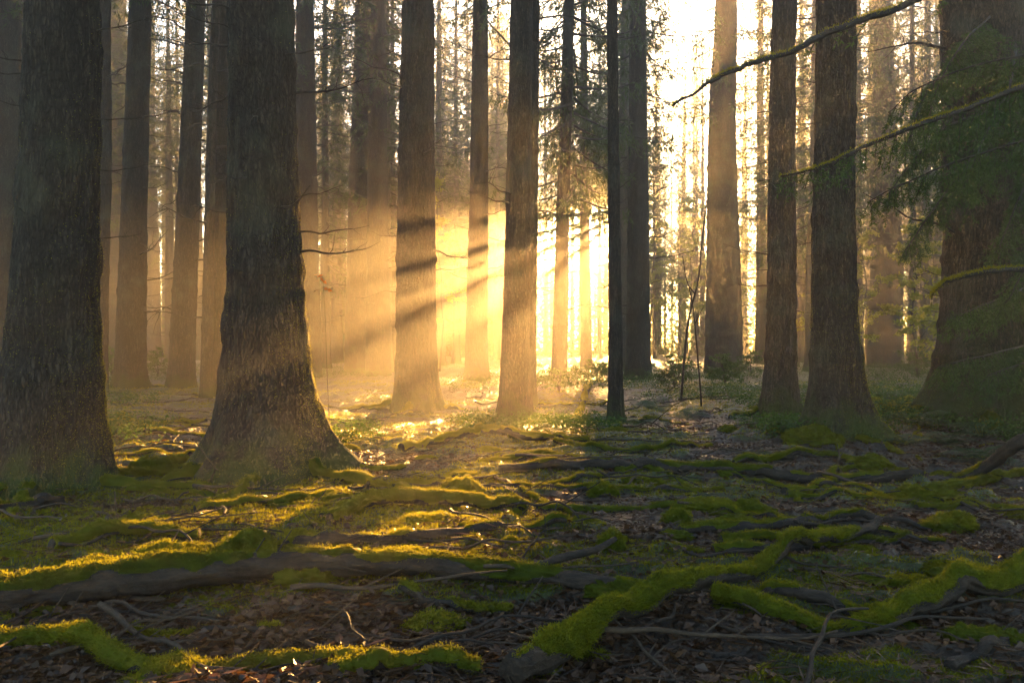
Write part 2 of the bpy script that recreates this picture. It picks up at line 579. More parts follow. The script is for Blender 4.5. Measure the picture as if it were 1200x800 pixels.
def trunk_mesh(rt, zt, rm, rb, H, lean, seed, segs, rings, material, lobes=5, rough=0.012, whorl=True):
    """rt radius at height zt, rm at 1.15 m, rb at the foot"""
    g = np.random.default_rng(seed)
    k = 0.78
    A = rt / (1 - k * min(zt, H * 0.8) / H)
    B = max(0.0, (rm - A * (1 - k * 1.15 / H)) / math.exp(-1.15 / 0.9))
    B = min(B, 0.9 * A)
    C = max(0.02, rb - A - B)
    s = np.linspace(0, 1, rings)
    z = -0.35 + (H + 0.35) * (0.25 * s + 0.75 * s ** 2.6)
    th = np.linspace(0, 2 * np.pi, segs, endpoint=False)
    zz, tt = np.meshgrid(z, th, indexing='ij')
    zc = np.maximum(zz, 0)
    r = A * (1 - k * zc / H) + B * np.exp(-zc / 0.9)
    lob = np.zeros_like(tt)
    for q in range(lobes):
        c = 2 * np.pi * (q + g.uniform(-0.3, 0.3)) / lobes
        lob += g.uniform(0.6, 1.25) * np.maximum(0, np.cos(tt - c)) ** 14
    r = r + C * np.exp(-np.maximum(zz, -0.1) / 0.3) * (0.5 + 0.85 * lob)
    r = r + 0.3 * C * lob * np.exp(-zc / 0.7)
    # swelling and bark relief
    r = r * (1 + 0.06 * fbm(np.cos(tt) * 1.2 + seed, np.sin(tt) * 1.2, zz * 0.5, 2) + 0.03 * fbm(np.cos(tt) * 2.2 + seed, np.sin(tt) * 2.2, zz * 2.2, 2))
    bx, by = np.cos(tt) * A * 16, np.sin(tt) * A * 16
    ridge = 1 - np.abs(fbm(bx + seed, by, zz * 3.4, 3)) * 2.6
    r = r + rough * (ridge - 0.4) + rough * 0.7 * fbm(bx * 2.3, by * 2.3, zz * 14, 3)
    if whorl:
        zw = 0.9
        while zw < H * 0.5:
            r = r + 0.06 * A * np.exp(-((zz - zw) / 0.07) ** 2) * (0.5 + vnoise(np.cos(tt) * 2 + zw * 7, np.sin(tt) * 2, seed))
            zw += g.uniform(0.35, 0.8)
    for q in range(int(H * 1.3)):        # knots and healed branch scars
        kz, ka = g.uniform(0.3, H * 0.55), g.uniform(0, 2 * np.pi)
        da = (tt - ka + np.pi) % (2 * np.pi) - np.pi
        r = r + g.uniform(0.03, 0.09) * A * np.exp(-((zz - kz) / 0.09) ** 2 - (da * A / 0.07) ** 2)
    wob = 0.03 + A * 0.12
    cx = lean[0] * zz + wob * vnoise(zz * 0.22 + seed, 0.5 + 0 * zz) * sstep(0.5, 6, zz)
    cy = lean[1] * zz + wob * vnoise(zz * 0.22 + seed + 40, 0.5 + 0 * zz) * sstep(0.5, 6, zz)
    V = np.stack([cx + r * np.cos(tt), cy + r * np.sin(tt), zz], -1).reshape(-1, 3)
    i, j = np.meshgrid(np.arange(rings - 1), np.arange(segs), indexing='ij')
    q = np.stack([i * segs + j, i * segs + (j + 1) % segs, (i + 1) * segs + (j + 1) % segs, (i + 1) * segs + j], -1).reshape(-1, 4)
    acc = Acc()
    acc.add(V, q)
    rad = lambda zq: float(A * (1 - k * zq / H) + B * math.exp(-max(zq, 0) / 0.9))
    cen = lambda zq: (lean[0] * zq, lean[1] * zq)
    return acc.mesh('trunk', [material]), rad, cen


def moss_blades_on(acc, V, N, dens_mask, n, L, W, g, seg=None):
    """scatter moss blades on the upper side of a ring surface (V, N same length)"""
    w = dens_mask.copy()
    if w.sum() <= 0:
        return
    idx = g.choice(len(w), n, p=w / w.sum())
    P = V[idx]
    if seg:      # spread over the faces, not only at the vertices
        a1 = np.where((idx % seg) == seg - 1, idx - seg + 1, idx + 1)
        a2 = np.minimum(idx + seg, len(V) - 1)
        P = P + (V[a1] - P) * g.uniform(-0.5, 0.5, (n, 1)) + (V[a2] - P) * g.uniform(0, 1, (n, 1))
    P = P + g.normal(0, 0.006, (n, 3))
    tris(acc, P, N[idx] + np.array([0, 0, 0.3]), g.uniform(0.5, 1.5, n) * L, g.uniform(0.6, 1.3, n) * W, 0, g, 0.8)


def mossy_tube(name, P, rad, material, parent=None, seg=12, moss=0.6, side=0.1, rough=0.12, n=None, seed=0, blade=0.0075, fork=None):
    """a piece of wood as its own mesh with its moss as a child"""
    rad = np.broadcast_to(np.asarray(rad, float), (len(P),))
    if parent is None:
        k_ = int(len(P) * 2.2)
        t0_, t1_ = np.linspace(0, 1, len(P)), np.linspace(0, 1, k_)
        P = np.stack([np.interp(t1_, t0_, P[:, c_]) for c_ in range(3)], -1)
        rad = np.interp(t1_, t0_, rad)
        seg = int(seg * 1.7)
    g = np.random.default_rng(seed + 900)
    acc = Acc()
    V, N = add_tube(acc, P, rad, seg, 0, rough=rough, freq=5, seed=seed, furrow=0.17 if parent is None else 0.0)
    if fork is not None:
        for (fp, fr) in fork:
            add_tube(acc, fp, fr, max(6, seg - 4), 0, rough=rough, freq=7, seed=seed + 3)
    o = link(name, acc.mesh(name, [material]), parent)
    if moss > 0:
        Vr = V[:-2]
        q = Vr
        nmask = fbm(q[:, 0] * 3.4 + seed, q[:, 1] * 3.4, q[:, 2] * 3.4, 4)
        mk_ = sstep(0.62 - moss, 0.75 - moss, N[:, 2] * 0.55 + nmask * 0.9 - side)
        ma = Acc()
        r2 = np.repeat(np.broadcast_to(rad, (len(P),)), seg)
        lump = 0.15 + 1.3 * np.clip(fbm(q[:, 0] * 8, q[:, 1] * 8, q[:, 2] * 8 + seed, 2) + 0.25, 0, 1) + 1.1 * np.clip(fbm(q[:, 0] * 26, q[:, 1] * 26, q[:, 2] * 26 + seed, 2), -0.1, 1)
        Vm = Vr + N * ((0.006 + r2 * 0.16) * lump * mk_)[:, None] - N * (0.004 * (1 - mk_))[:, None]
        nn = len(P)
        i, j = np.meshgrid(np.arange(nn - 1), np.arange(seg), indexing='ij')
        fq = np.stack([i * seg + j, i * seg + (j + 1) % seg, (i + 1) * seg + (j + 1) % seg, (i + 1) * seg + j], -1).reshape(-1, 4)
        keep = mk_[fq].max(1) > 0.05
        if keep.any():
            ma.add(Vm, fq[keep])
            ln = float(np.linalg.norm(np.diff(P, axis=0), axis=1).sum())
            cnt = n or int(min(14000, 9000 * ln * max(0.35, float(np.mean(rad)) / 0.05)))
            moss_blades_on(ma, Vm, N, mk_ * r2, int(cnt * 1.5), blade, blade * 0.24, g, seg)
            link('moss', ma.mesh('moss', [M['moss']], smooth=True), o)
    return o


def ground_line(pts, lift, n, jit=0.0, seed=0):
    """photo pixels (x, y) -> points lying on the ground; lift in metres above it"""
    g = np.random.default_rng(seed + 50)
    W = []
    for k, p in enumerate(pts):
        d = dist(p[1])
        W.append([at(p[0], d), d, 0.0])
    W = catmull(np.array(W), n)
    if jit:
        W[:, :2] += np.cumsum(g.normal(0, jit, (n, 2)), 0)
    lf = np.interp(np.linspace(0, 1, n), np.linspace(0, 1, len(lift)), lift) if hasattr(lift, '__len__') else lift
    W[:, 2] = ground_h(W[:, 0], W[:, 1]) + lf
    return W


# ------------------------------------------------------------------ trees
SPRUCES = 'spruces of the stand'
used_crowns = 0


def add_crown(t, H, base, wide, k, rz, dense=False):
    c = link('crown', DENSE[k % 2] if dense else CROWN[k % len(CROWN)], t)
    c.location = (0, 0, base)
    c.scale = (wide, wide, (H - base + 0.8) / CROWN_H)
    c.rotation_euler.z = rz
    return c


def root_parts(t, n, r0, length, seed, loc, mossy=0.5, angles=None):
    g = np.random.default_rng(seed)
    for k in range(n):
        az = angles[k] if angles else 2 * np.pi * (k + g.uniform(-0.3, 0.3)) / n
        L = length * g.uniform(0.6, 1.3)
        tt = np.linspace(0, 1, 6)
        wig = np.cumsum(g.normal(0, 0.16, 6)) * 0.5
        ang = az + wig
        st = np.stack([np.cos(ang), np.sin(ang)], -1) * (L / 5)
        xy = np.array([math.cos(az), math.sin(az)]) * r0 * 0.75 + np.vstack([[0, 0], np.cumsum(st[1:], 0)])
        xy = catmull(np.c_[xy, np.zeros(6)], 22)[:, :2]
        s = np.linspace(0, 1, 22)
        rr = r0 * (0.21 * (1 - s) ** 1.2 + 0.05) * (1 + 0.25 * vnoise(s * 9, seed + k * 3.1))
        z = ground_h(xy[:, 0] + loc[0], xy[:, 1] + loc[1]) - loc[2] + rr * 0.15 + 0.22 * r0 * np.exp(-s * 6)
        P = np.c_[xy, z]
        mossy_tube('root', P, rr, M['root'], t, 10, mossy, 0.0, 0.1, seed=seed * 7 + k, n=int(1800 * L))


def tree(px, py, top_px, wt, wm, wb, label, H=24.0, near=1, crown=9.5, wide=1.0, branches=8, bz=(1.6, None), roots=0, rootlen=1.2, dd=None,
         material='bark', seed=0, group=SPRUCES, lobes=5, cat='tree', rot=None, blen=(0.5, 1.5), lean_y=0.0, mossy=0.5, root_angles=None, fuzz=0, dense=False):
    d = dd or dist(py)
    x = at(px, d)
    z0 = gh(x, d)
    zt = zat(0, d) - z0
    px2m = d / F
    lean = ((at(top_px, d) - x) / zt, lean_y)
    t = empty('spruce_tree', (x, d, z0))
    tag(t, label, cat, group)
    segs, rings = {1: (112, 230), 2: (56, 130), 3: (28, 70)}[near]
    me, rad, cen = trunk_mesh(wt / 2 * px2m, zt, wm / 2 * px2m, wb / 2 * px2m, H, lean, seed + 11, segs, rings, M[material], lobes,
                              rough={1: 0.019, 2: 0.012, 3: 0.008}[near])
    link('trunk', me, t)
    if fuzz:
        gq = np.random.default_rng(seed + 800)
        v = np.zeros(len(me.vertices) * 3, np.float32)
        me.vertices.foreach_get('co', v)
        v = v.reshape(-1, 3).astype(float)
        nv = np.zeros(len(me.vertices) * 3, np.float32)
        me.vertices.foreach_get('normal', nv)
        nv = nv.reshape(-1, 3).astype(float)
        wq = np.exp(-np.maximum(v[:, 2], 0) / 0.9) * np.clip(fbm(v[:, 0] * 3, v[:, 1] * 3, v[:, 2] * 1.5 + seed, 3) + 0.18, 0, 1)
        wq = wq * (v[:, 2] > -0.1) * (v[:, 2] < zt + 0.6) * np.gradient(v[::segs, 2]).repeat(segs) * (1 + 2.5 * (nv[:, 0] > 0.5))
        ma = Acc()
        moss_blades_on(ma, v, nv, wq, fuzz, 0.009, 0.0022, gq, segs)
        link('moss', ma.mesh('moss', [M['moss']]), t)
    if crown is not None:
        c = add_crown(t, H, crown, wide, seed, rot if rot is not None else seed * 1.7, dense)
        cx, cy = cen((H + crown) / 2)
        c.location.x, c.location.y = cx, cy
    g = np.random.default_rng(seed + 300)
    zhi = bz[1] or min(zt + 1.0, crown or 9)
    branches = int(branches * 1.7)
    for k in range(branches):
        zq = bz[0] + (zhi - bz[0]) * (k + g.uniform(0, 1)) / branches
        az = g.uniform(0, 2 * np.pi)
        if g.random() < 0.7:          # most of the readable ones stick out sideways
            az = g.choice([0, math.pi]) + g.normal(0, 0.45)
        b = link('dead_branch', DEAD[int(g.integers(0, len(DEAD)))], t)
        cx, cy = cen(zq)
        rr = rad(zq) * 0.9
        s = g.uniform(*blen)
        b.location = (cx + rr * math.cos(az), cy + rr * math.sin(az), zq)
        b.rotation_euler = (g.uniform(0, 6.28) * 0.15, g.normal(0, 0.12), az)
        b.scale = (s, s, s * 1.1)
    if roots:
        root_parts(t, roots, wm / 2 * px2m * 1.1, rootlen, seed + 70, (x, d, z0), mossy, root_angles)
    return t


SLIM = 'slim spruces behind the front row'
tree(55, 575, 78, 75, 98, 166, 'thickest trunk at the left edge, deeply furrowed bark with a golden mossy rim', near=1, crown=10, branches=9, bz=(1.9, 4.4), roots=5, seed=1, blen=(0.15, 0.5), lobes=6, fuzz=16000)
tree(312, 552, 308, 70, 89, 200, 'broad flared spruce trunk whose foot stands in the sunbeam', near=1, crown=10.5, branches=14, bz=(1.7, 4.6), roots=6, seed=2, blen=(0.25, 0.8), lobes=6, fuzz=18000, rootlen=1.5,
     root_angles=[-0.5, 0.1, -1.3, 3.4, 4.0, 1.6], mossy=0.4)
tree(-8, 452, 3, 44, 47, 62, 'spruce cut by the left frame edge behind the thickest trunk', near=2, branches=14, seed=3)
tree(152, 455, 164, 23, 29, 44, 'straight spruce with a flared foot, first clear trunk right of the thickest one', near=2, branches=10, seed=4, roots=3, rootlen=1.0)
tree(212, 455, 230, 20, 27, 36, 'spruce leaning slightly right, between two shrubs left of the broad flared trunk', near=2, branches=10, seed=5)
tree(253, 464, 263, 15, 19, 28, 'brown spruce close behind the left side of the broad flared trunk', near=2, branches=12, seed=6, roots=2)
tree(241, 468, 252, 9, 12, 16, 'narrow spruce touching the left side of its brown neighbour', near=2, branches=6, seed=7, group=SLIM)
tree(117, 460, 124, 12, 13, 19, 'narrow sunlit spruce hugging the right edge of the thickest trunk', near=2, branches=6, seed=8, group=SLIM)
tree(137, 426, 140, 17, 18, 24, 'hazy trunk half hidden between the narrow sunlit one and the flared one', near=3, branches=8, seed=9, crown=8)
tree(361, 441, 358, 19, 21, 30, 'grey spruce just right of the broad flared trunk', near=2, branches=12, seed=10)
tree(420, 436, 426, 18, 20, 30, 'tan spruce in golden haze, left one of a close pair', near=2, branches=10, seed=11)
tree(443, 439, 443, 17, 19, 28, 'darker spruce in golden haze, right one of a close pair', near=2, branches=10, seed=12)
tree(487, 490, 489, 36, 45, 68, 'dark straight spruce with its lower half striped by sunbeams', near=1, branches=8, bz=(2.0, 7.0), seed=13, dd=15.3, fuzz=6000, blen=(0.4, 1.2), roots=4)
tree(558, 462, 563, 17, 25, 36, 'spruce fading into the brightest orange beams', near=2, branches=12, seed=14, dd=21.5, blen=(0.4, 1.2))
tree(603, 466, 611, 25, 32, 46, 'spruce with a broad washed out foot left of the sun glare', near=2, branches=8, seed=15, dd=12.5, blen=(0.3, 0.9), roots=3)
tree(619, 447, 627, 12, 16, 22, 'slender spruce showing beside the trunk with the washed out foot', near=2, branches=8, seed=16, dd=15.2, group=SLIM)
tree(655, 432, 668, 12, 15, 20, 'pale trunk almost dissolved in the sun glare', near=3, branches=8, seed=17, dd=22.5, crown=4.9, dense=True)
tree(687, 434, 684, 7, 8, 11, 'thin reddish pole in front of the brightest glare', near=2, branches=9, seed=18, group=SLIM, crown=6.4, wide=0.8, blen=(0.3, 0.9), dense=True)
tree(722, 490, 718, 11, 13, 22, 'thin nearly black pole tree standing on a rooty hump', near=2, branches=12, seed=19, group=SLIM, crown=10, wide=0.6, H=16, blen=(0.15, 0.6), roots=5, rootlen=0.8)
tree(748, 446, 748, 18, 25, 38, 'straight spruce right beside the sun, close to the thin black pole', near=2, branches=12, seed=20, blen=(0.5, 1.6))
tree(848, 436, 847, 24, 33, 46, 'wide brown spruce in the glow right of the sun, a bush at its foot', near=2, branches=8, seed=21)
tree(914, 488, 920, 26, 33, 52, 'dark smooth spruce left of the split bark trunk', near=1, branches=10, bz=(1.5, 6.5), seed=22, blen=(0.25, 0.8))
tree(979, 522, 974, 40, 48, 92, 'grey trunk with a long split in its bark and mossy rooty foot', near=1, branches=7, bz=(1.5, 5), seed=23, roots=6, blen=(0.15, 0.5), lobes=6, mossy=0.8, fuzz=14000)
tree(1037, 430, 1036, 19, 30, 44, 'spruce in green light between the split bark trunk and the old dark one', near=2, branches=14, seed=24)
old = tree(1168, 498, 1152, 84, 112, 184, 'huge old dark spruce at the right edge veiled by hanging needle sprays', near=1, crown=8.5, branches=8, bz=(1.5, 6), seed=25, material='bark_red', roots=6, lobes=7, rootlen=1.6, wide=1.25, mossy=0.8, fuzz=16000)

# distant trees: shared trunk meshes, no parts beyond trunk and crown
FAR_TR = []
for k in range(6):
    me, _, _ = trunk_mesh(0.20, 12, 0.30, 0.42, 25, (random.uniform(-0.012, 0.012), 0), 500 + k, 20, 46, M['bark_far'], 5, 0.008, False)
    FAR_TR.append(me)
FAR_BR = []
for k in range(4):       # trunk mesh with its dead stubs for far away
    acc = Acc()
    g = np.random.default_rng(600 + k)
    me = FAR_TR[k]
    v = np.zeros(len(me.vertices) * 3, np.float32)
    me.vertices.foreach_get('co', v)
    f = np.zeros(len(me.polygons) * 4, np.int32)
    me.polygons.foreach_get('vertices', f)
    acc.add(v.reshape(-1, 3), f.reshape(-1, 4))
    for q in range(60):
        z = g.uniform(1.5, 14)
        az = g.uniform(0, 6.28)
        L = g.uniform(0.5, 2.0)
        t = np.linspace(0, 1, 6)
        P = np.c_[np.cos(az) * (0.18 + t * L), np.sin(az) * (0.18 + t * L), z + L * (g.uniform(-0.35, 0.15) * t + 0.15 * t ** 2) + np.cumsum(g.normal(0, 0.02, 6))]
        add_tube(acc, P, np.linspace(0.026, 0.007, 6), 3, 1)
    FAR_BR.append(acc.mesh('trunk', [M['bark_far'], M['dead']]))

far_n = 0


def far_tree(x, y, w, crown=8.0, H=24.0, wide=1.0, label='distant spruce trunk softened by the haze', group='distant spruces in the haze', dense=False):
    global far_n
    t = empty('spruce_tree', (x, y, gh(x, y)), random.uniform(0, 6.28))
    tag(t, label, 'tree', group)
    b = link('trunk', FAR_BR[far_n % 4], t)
    s = w / 0.54
    b.scale = (s, s, H / 25)
    add_crown(t, H, crown, wide, far_n, random.uniform(0, 6.28), dense)
    far_n += 1
    return t


taken = []


def clear_base(x, y, c):
    """lift a crown so that it stays out of the opening that lets the sunbeams through"""
    u = x - y * math.tan(SUN_AZ)
    if -7.9 < u < 1.9:
        return max(c, CAM_H + random.uniform(-0.1, 0.7) + (1.3 if u > -1.9 else 0) + y * math.tan(SUN_EL))
    return c


for (px, d, w) in [(180, 52, 15), (197, 60, 13), (400, 50, 9), (381, 58, 11), (535, 42, 8), (582, 47, 7), (768, 64, 8),
                   (799, 68, 9), (823, 60, 6), (871, 62, 10), (892, 40, 12), (940, 45, 11), (1006, 36, 10), (1019, 41, 9), (1070, 34, 7), (1086, 39, 12),
                   (1099, 46, 11), (640, 62, 6), (702, 71, 5), (325, 48, 12), (100, 38, 15), (60, 44, 13), (515, 55, 9)]:
    x = at(px, d)
    far_tree(x, d, w / F * d, crown=clear_base(x, d, random.uniform(6, 8)), H=random.uniform(21, 25))
    taken.append((x, d))
# screen of spruces added to block the sun beside and above the beams
for (u, y, w) in [(-0.25, 64, .3), (-1.8, 66, .3), (-0.5, 72, .3), (-1.9, 75.5, .25), (-4.1, 70, .3), (-6.0, 74, .3),
                  (-1.85, 55, .25), (-4.1, 60, .3), (-5.9, 63, .3), (-3.0, 75, .2), (0.15, 59, .3), (1.15, 57, .3), (1.1, 68, .3), (2.6, 62, .25), (3.8, 57, .22), (4.6, 65, .25), (1.9, 54, .2), (3.3, 69, .22), (-7.3, 54, .35), (-7.6, 66, .4), (-8.0, 58, .4), (-9.2, 61, .4), (-9.9, 70, .4),
                  (-8.6, 50, .35), (-9.8, 54, .4), (5.3, 60, .3), (5.6, 67, .3), (8.4, 62, .4), (2.9, 73, .22), (4.2, 74, .22), (-10.6, 64, .4), (-11.8, 72, .4), (-12.3, 58, .4), (-14, 66, .4)]:
    if u < -7:
        u -= 1.1
    x = u + y * math.tan(SUN_AZ)
    nar = u > -0.3
    if y > 72.5 and nar:
        far_tree(x, y, w, crown=13.2, H=24, wide=0.8)
        taken.append((x, y))
        continue
    far_tree(x, y, w, crown=5.0 if nar else clear_base(x, y, 4.5), H=random.uniform(14, 16) if 1.5 < u < 5 else random.uniform(22, 25), wide=0.62 if nar else 1.3, dense=True)
    taken.append((x, y))
# young spruces, green to the ground, added to block sun left of the opening
for k in range(22):
    y = [46, 51, 57][k % 3] + random.uniform(-1.5, 1.5)
    u = -7.2 - k * 0.5 + random.uniform(-0.3, 0.3)
    x = u + y * math.tan(SUN_AZ)
    far_tree(x, y, 0.18, crown=0.9, H=random.uniform(11, 15), wide=random.uniform(0.6, 0.8), dense=True,
             label='added sun-blocking young spruce, green down to the ground, dim in the haze', group='young spruces added to block the sun')
    taken.append((x, y))
tries = 0
while far_n < 205 and tries < 6000:
    tries += 1
    y = random.uniform(30, 75)
    x = random.uniform(-0.74, 0.74) * y
    u = x - y * math.tan(SUN_AZ)
    if any((x - a) ** 2 + (y - b) ** 2 < 2.5 ** 2 for a, b in taken):
        continue
    if -7.6 < u < -0.2 or (1.6 < u < 6.8 and y > 42):
        continue
    if (u < -13 and random.random() < 0.7) or (u > 9 and random.random() < 0.45):
        continue
    pxx = CX + F * x / y
    if 755 < pxx < 900 or (900 < pxx < 1060 and random.random() < 0.5):
        continue
    c = clear_base(x, y, random.uniform(3.5, 6.5) if u > -13 else random.uniform(8, 12))
    taken.append((x, y))
    far_tree(x, y, random.uniform(0.30, 0.55), crown=c, H=random.uniform(20, 25), wide=random.uniform(1.0, 1.4))
# trees outside the frame: beside and behind the camera, their crowns close the canopy
tries = 0
k = 0
while k < 46 and tries < 4000:
    tries += 1
    y = random.uniform(-12, 34)
    x = random.uniform(-26, 26)
    if y > 1.5 and abs(x) < 0.70 * y + 1.5:
        continue
    if math.hypot(x, y) < 2.8 or any((x - a) ** 2 + (y - b) ** 2 < 3.4 ** 2 for a, b in taken):
        continue
    taken.append((x, y))
    far_tree(x, y, random.uniform(0.4, 0.6), crown=random.uniform(7.5, 10), H=random.uniform(22, 25), wide=1.2,
             label='spruce standing around the clearing outside the picture', group='spruces around the viewpoint')
    k += 1

# ------------------------------------------------------------------ needle sprays on near branches


def spray_branch(P, r0, seed, twig=0.35, step=0.05, start=0.15, needle=0.03, hang=0.8, mossy=False, density=1.0):
    """branch wood and its hanging needle sprays as two meshes"""
    g = np.random.default_rng(seed)
    n = len(P)
    wood, fol = Acc(), Acc()
    add_tube(wood, P, np.linspace(r0, r0 * 0.25, n), 7, 0, rough=0.15, freq=9, seed=seed)
    T = np.gradient(P, axis=0)
    ln = np.r_[0, np.cumsum(np.linalg.norm(np.diff(P, axis=0), axis=1))]
    S, D, Ls = [], [], []
    s = start * ln[-1]
    while s < ln[-1]:
        k = min(n - 2, int(np.searchsorted(ln, s)) - 1)
        k = max(k, 0)
        p = P[k] + (P[k + 1] - P[k]) * (s - ln[k]) / (ln[k + 1] - ln[k] + 1e-9)
        td = unit(T[k])
        sd = unit(np.cross(td, [0, 0, 1.0]))
        for sg in (-1, 1):
            if g.random() > density:
                continue
            d = unit(td * g.uniform(0.2, 0.7) + sd * sg * g.uniform(0.4, 1.0) + np.array([0, 0, -hang * g.uniform(0.5, 1.3)]))
            L = twig * g.uniform(0.45, 1.15) * (1 - 0.5 * s / ln[-1])
            q = p + np.linspace(0, 1, 5)[:, None] * d * L + np.array([0, 0, -1.0]) * (np.linspace(0, 1, 5) ** 2 * L * 0.25)[:, None]
            add_tube(wood, q, np.linspace(0.004, 0.0015, 5), 3)
            S.append(p); D.append(d); Ls.append(L)
            for e in range(int(3 + L * 8)):
                f = g.uniform(0.2, 1)
                d2 = unit(d + g.normal(0, 0.55, 3) + np.array([0, 0, -0.25]))
                S.append(p + d * L * f - np.array([0, 0, 1.0]) * f * f * L * 0.25); D.append(d2); Ls.append(L * g.uniform(0.2, 0.5))
        s += step * g.uniform(0.6, 1.5)
    if not S:
        return wood.mesh('branch', [M['dead']]), None
    S, D, Ls = np.array(S), np.array(D), np.array(Ls)
    cnt = np.maximum(5, (Ls / 0.0055).astype(int))
    idx = np.repeat(np.arange(len(S)), cnt)
    f = g.uniform(0, 1, len(idx))
    Pn = S[idx] + D[idx] * (Ls[idx] * f)[:, None]
    Dn = D[idx] * 0.7 + g.normal(0, 0.6, (len(idx), 3))
    rhombs(fol, Pn, Dn, needle * g.uniform(0.9, 1.6, len(idx)), needle * 0.11, 0, g)
    return wood.mesh('branch', [M['dead']]), fol.mesh('foliage', [M['needle_near']], smooth=False)


def px_line(pts, n):
    """(px, py, d) -> world points"""
    return catmull(np.array([[at(p[0], p[2]), p[2], zat(p[1], p[2])] for p in pts]), n)


def give_branch(t, P, r0, seed, moss=False, foliage=True, **k):
    gk = np.random.default_rng(seed + 5)
    P = P - np.array(t.location)
    kink = np.cumsum(gk.normal(0, r0 * 0.16, (len(P), 3)), 0)
    P = P + kink - kink[0]
    w, f = spray_branch(P, r0, seed, **k)
    b = link('branch', w, t)
    if foliage and f is not None:
        link('foliage', f, b)
    if moss:
        g = np.random.default_rng(seed)
        V, q, tt, N = tube(P, np.linspace(r0, r0 * 0.25, len(P)) * 1.1, 8)
        ma = Acc()
        nm = np.clip(N[:, 2], 0, 1) * np.clip(fbm(V[:-2, 0] * 4, V[:-2, 1] * 4, V[:-2, 2] * 4, 2) + 0.35, 0, 1)
        moss_blades_on(ma, V[:-2], N, nm, 3500, 0.012, 0.0022, g, 8)
        link('moss', ma.mesh('moss', [M['moss']]), b)
    return b


# off-frame spruce at the right whose mossy boughs reach into the picture
bx_, by_ = 4.9, 5.6
bough = empty('spruce_tree', (bx_, by_, gh(bx_, by_)))
tag(bough, 'spruce just outside the right edge, its long mossy boughs reaching across the picture', 'tree', SPRUCES)
me, _, _ = trunk_mesh(0.22, 4, 0.27, 0.4, 22, (0, 0), 77, 48, 120, M['bark'], 5, 0.01)
link('trunk', me, bough)
add_crown(bough, 22, 9, 0.9, 2, 1.0)
give_branch(bough, px_line([(1330, -150, 5.5), (1180, -55, 5.3), (1070, 2, 5.1), (1000, 28, 5.0), (930, 62, 5.0), (870, 82, 5.0), (830, 102, 5.0), (798, 122, 5.0)], 60), 0.03, 31,
            moss=True, twig=0.22, density=0.16, step=0.10, start=0.25)
give_branch(bough, px_line([(1420, 60, 5.6), (1300, 75, 5.5), (1200, 101, 5.4), (1130, 128, 5.4), (1070, 147, 5.4), (1010, 170, 5.4), (960, 190, 5.4), (912, 200, 5.4)], 60), 0.026, 32,
            moss=True, twig=0.34, density=0.85, step=0.05, start=0.15, hang=1.6, needle=0.028)
give_branch(bough, px_line([(1420, 300, 5.5), (1300, 312, 5.3), (1200, 319, 5.2), (1150, 323, 5.2), (1110, 332, 5.2), (1097, 338, 5.2), (1089, 350, 5.2)], 50), 0.024, 33,
            foliage=False, moss=True, twig=0.2, density=0.12, start=0.3)
give_branch(bough, px_line([(1420, 120, 6.6), (1300, 140, 6.6), (1200, 165, 6.6), (1120, 190, 6.6), (1060, 215, 6.6), (1020, 235, 6.6)], 50), 0.015, 34,
            twig=0.42, density=1.0, step=0.055, start=0.1, hang=1.3, needle=0.03)
give_branch(bough, px_line([(1420, 30, 6.8), (1300, 50, 6.8), (1220, 60, 6.8), (1140, 75, 6.8), (1075, 100, 6.8), (1040, 130, 6.8)], 50), 0.015, 35,
            twig=0.4, density=0.9, step=0.06, start=0.1, hang=1.2, needle=0.03)
# the old spruce's own low boughs
for k, pts in enumerate([
    [(1160, 170, 10.4), (1120, 210, 9.6), (1085, 255, 9.3), (1060, 290, 9.2)],
    [(1200, 120, 10.4), (1215, 180, 9.4), (1190, 240, 9.1), (1170, 290, 8.9)],
    [(1210, 330, 10.3), (1190, 345, 9.3), (1150, 360, 8.8), (1118, 372, 8.6)],
    [(1230, 390, 10.3), (1215, 400, 9.3), (1180, 410, 8.8), (1120, 425, 8.4), (1098, 432, 8.3)],
    [(1240, 400, 10.3), (1235, 410, 9.0), (1205, 425, 8.3), (1160, 442, 8.0)],
    [(1150, 60, 10.4), (1110, 80, 9.5), (1080, 120, 9.3), (1065, 170, 9.2)],
    [(1240, 230, 10.3), (1230, 270, 9.2), (1205, 310, 8.8), (1185, 350, 8.6)],
    [(1160, 20, 10.4), (1130, 50, 9.5), (1100, 100, 9.2), (1085, 150, 9.0)],
    [(1190, 60, 10.4), (1180, 110, 9.4), (1150, 170, 9.1), (1130, 220, 8.9)],
    [(1160, 130, 10.4), (1110, 150, 9.6), (1070, 190, 9.3), (1045, 225, 9.2)],
    [(1220, 20, 10.4), (1225, 80, 9.4), (1215, 130, 9.1), (1205, 190, 8.9)],
]):
    give_branch(old, px_line(pts, 30), 0.016, 40 + k, twig=0.5, density=1.0, step=0.05, start=0.12, hang=1.0, needle=0.034)

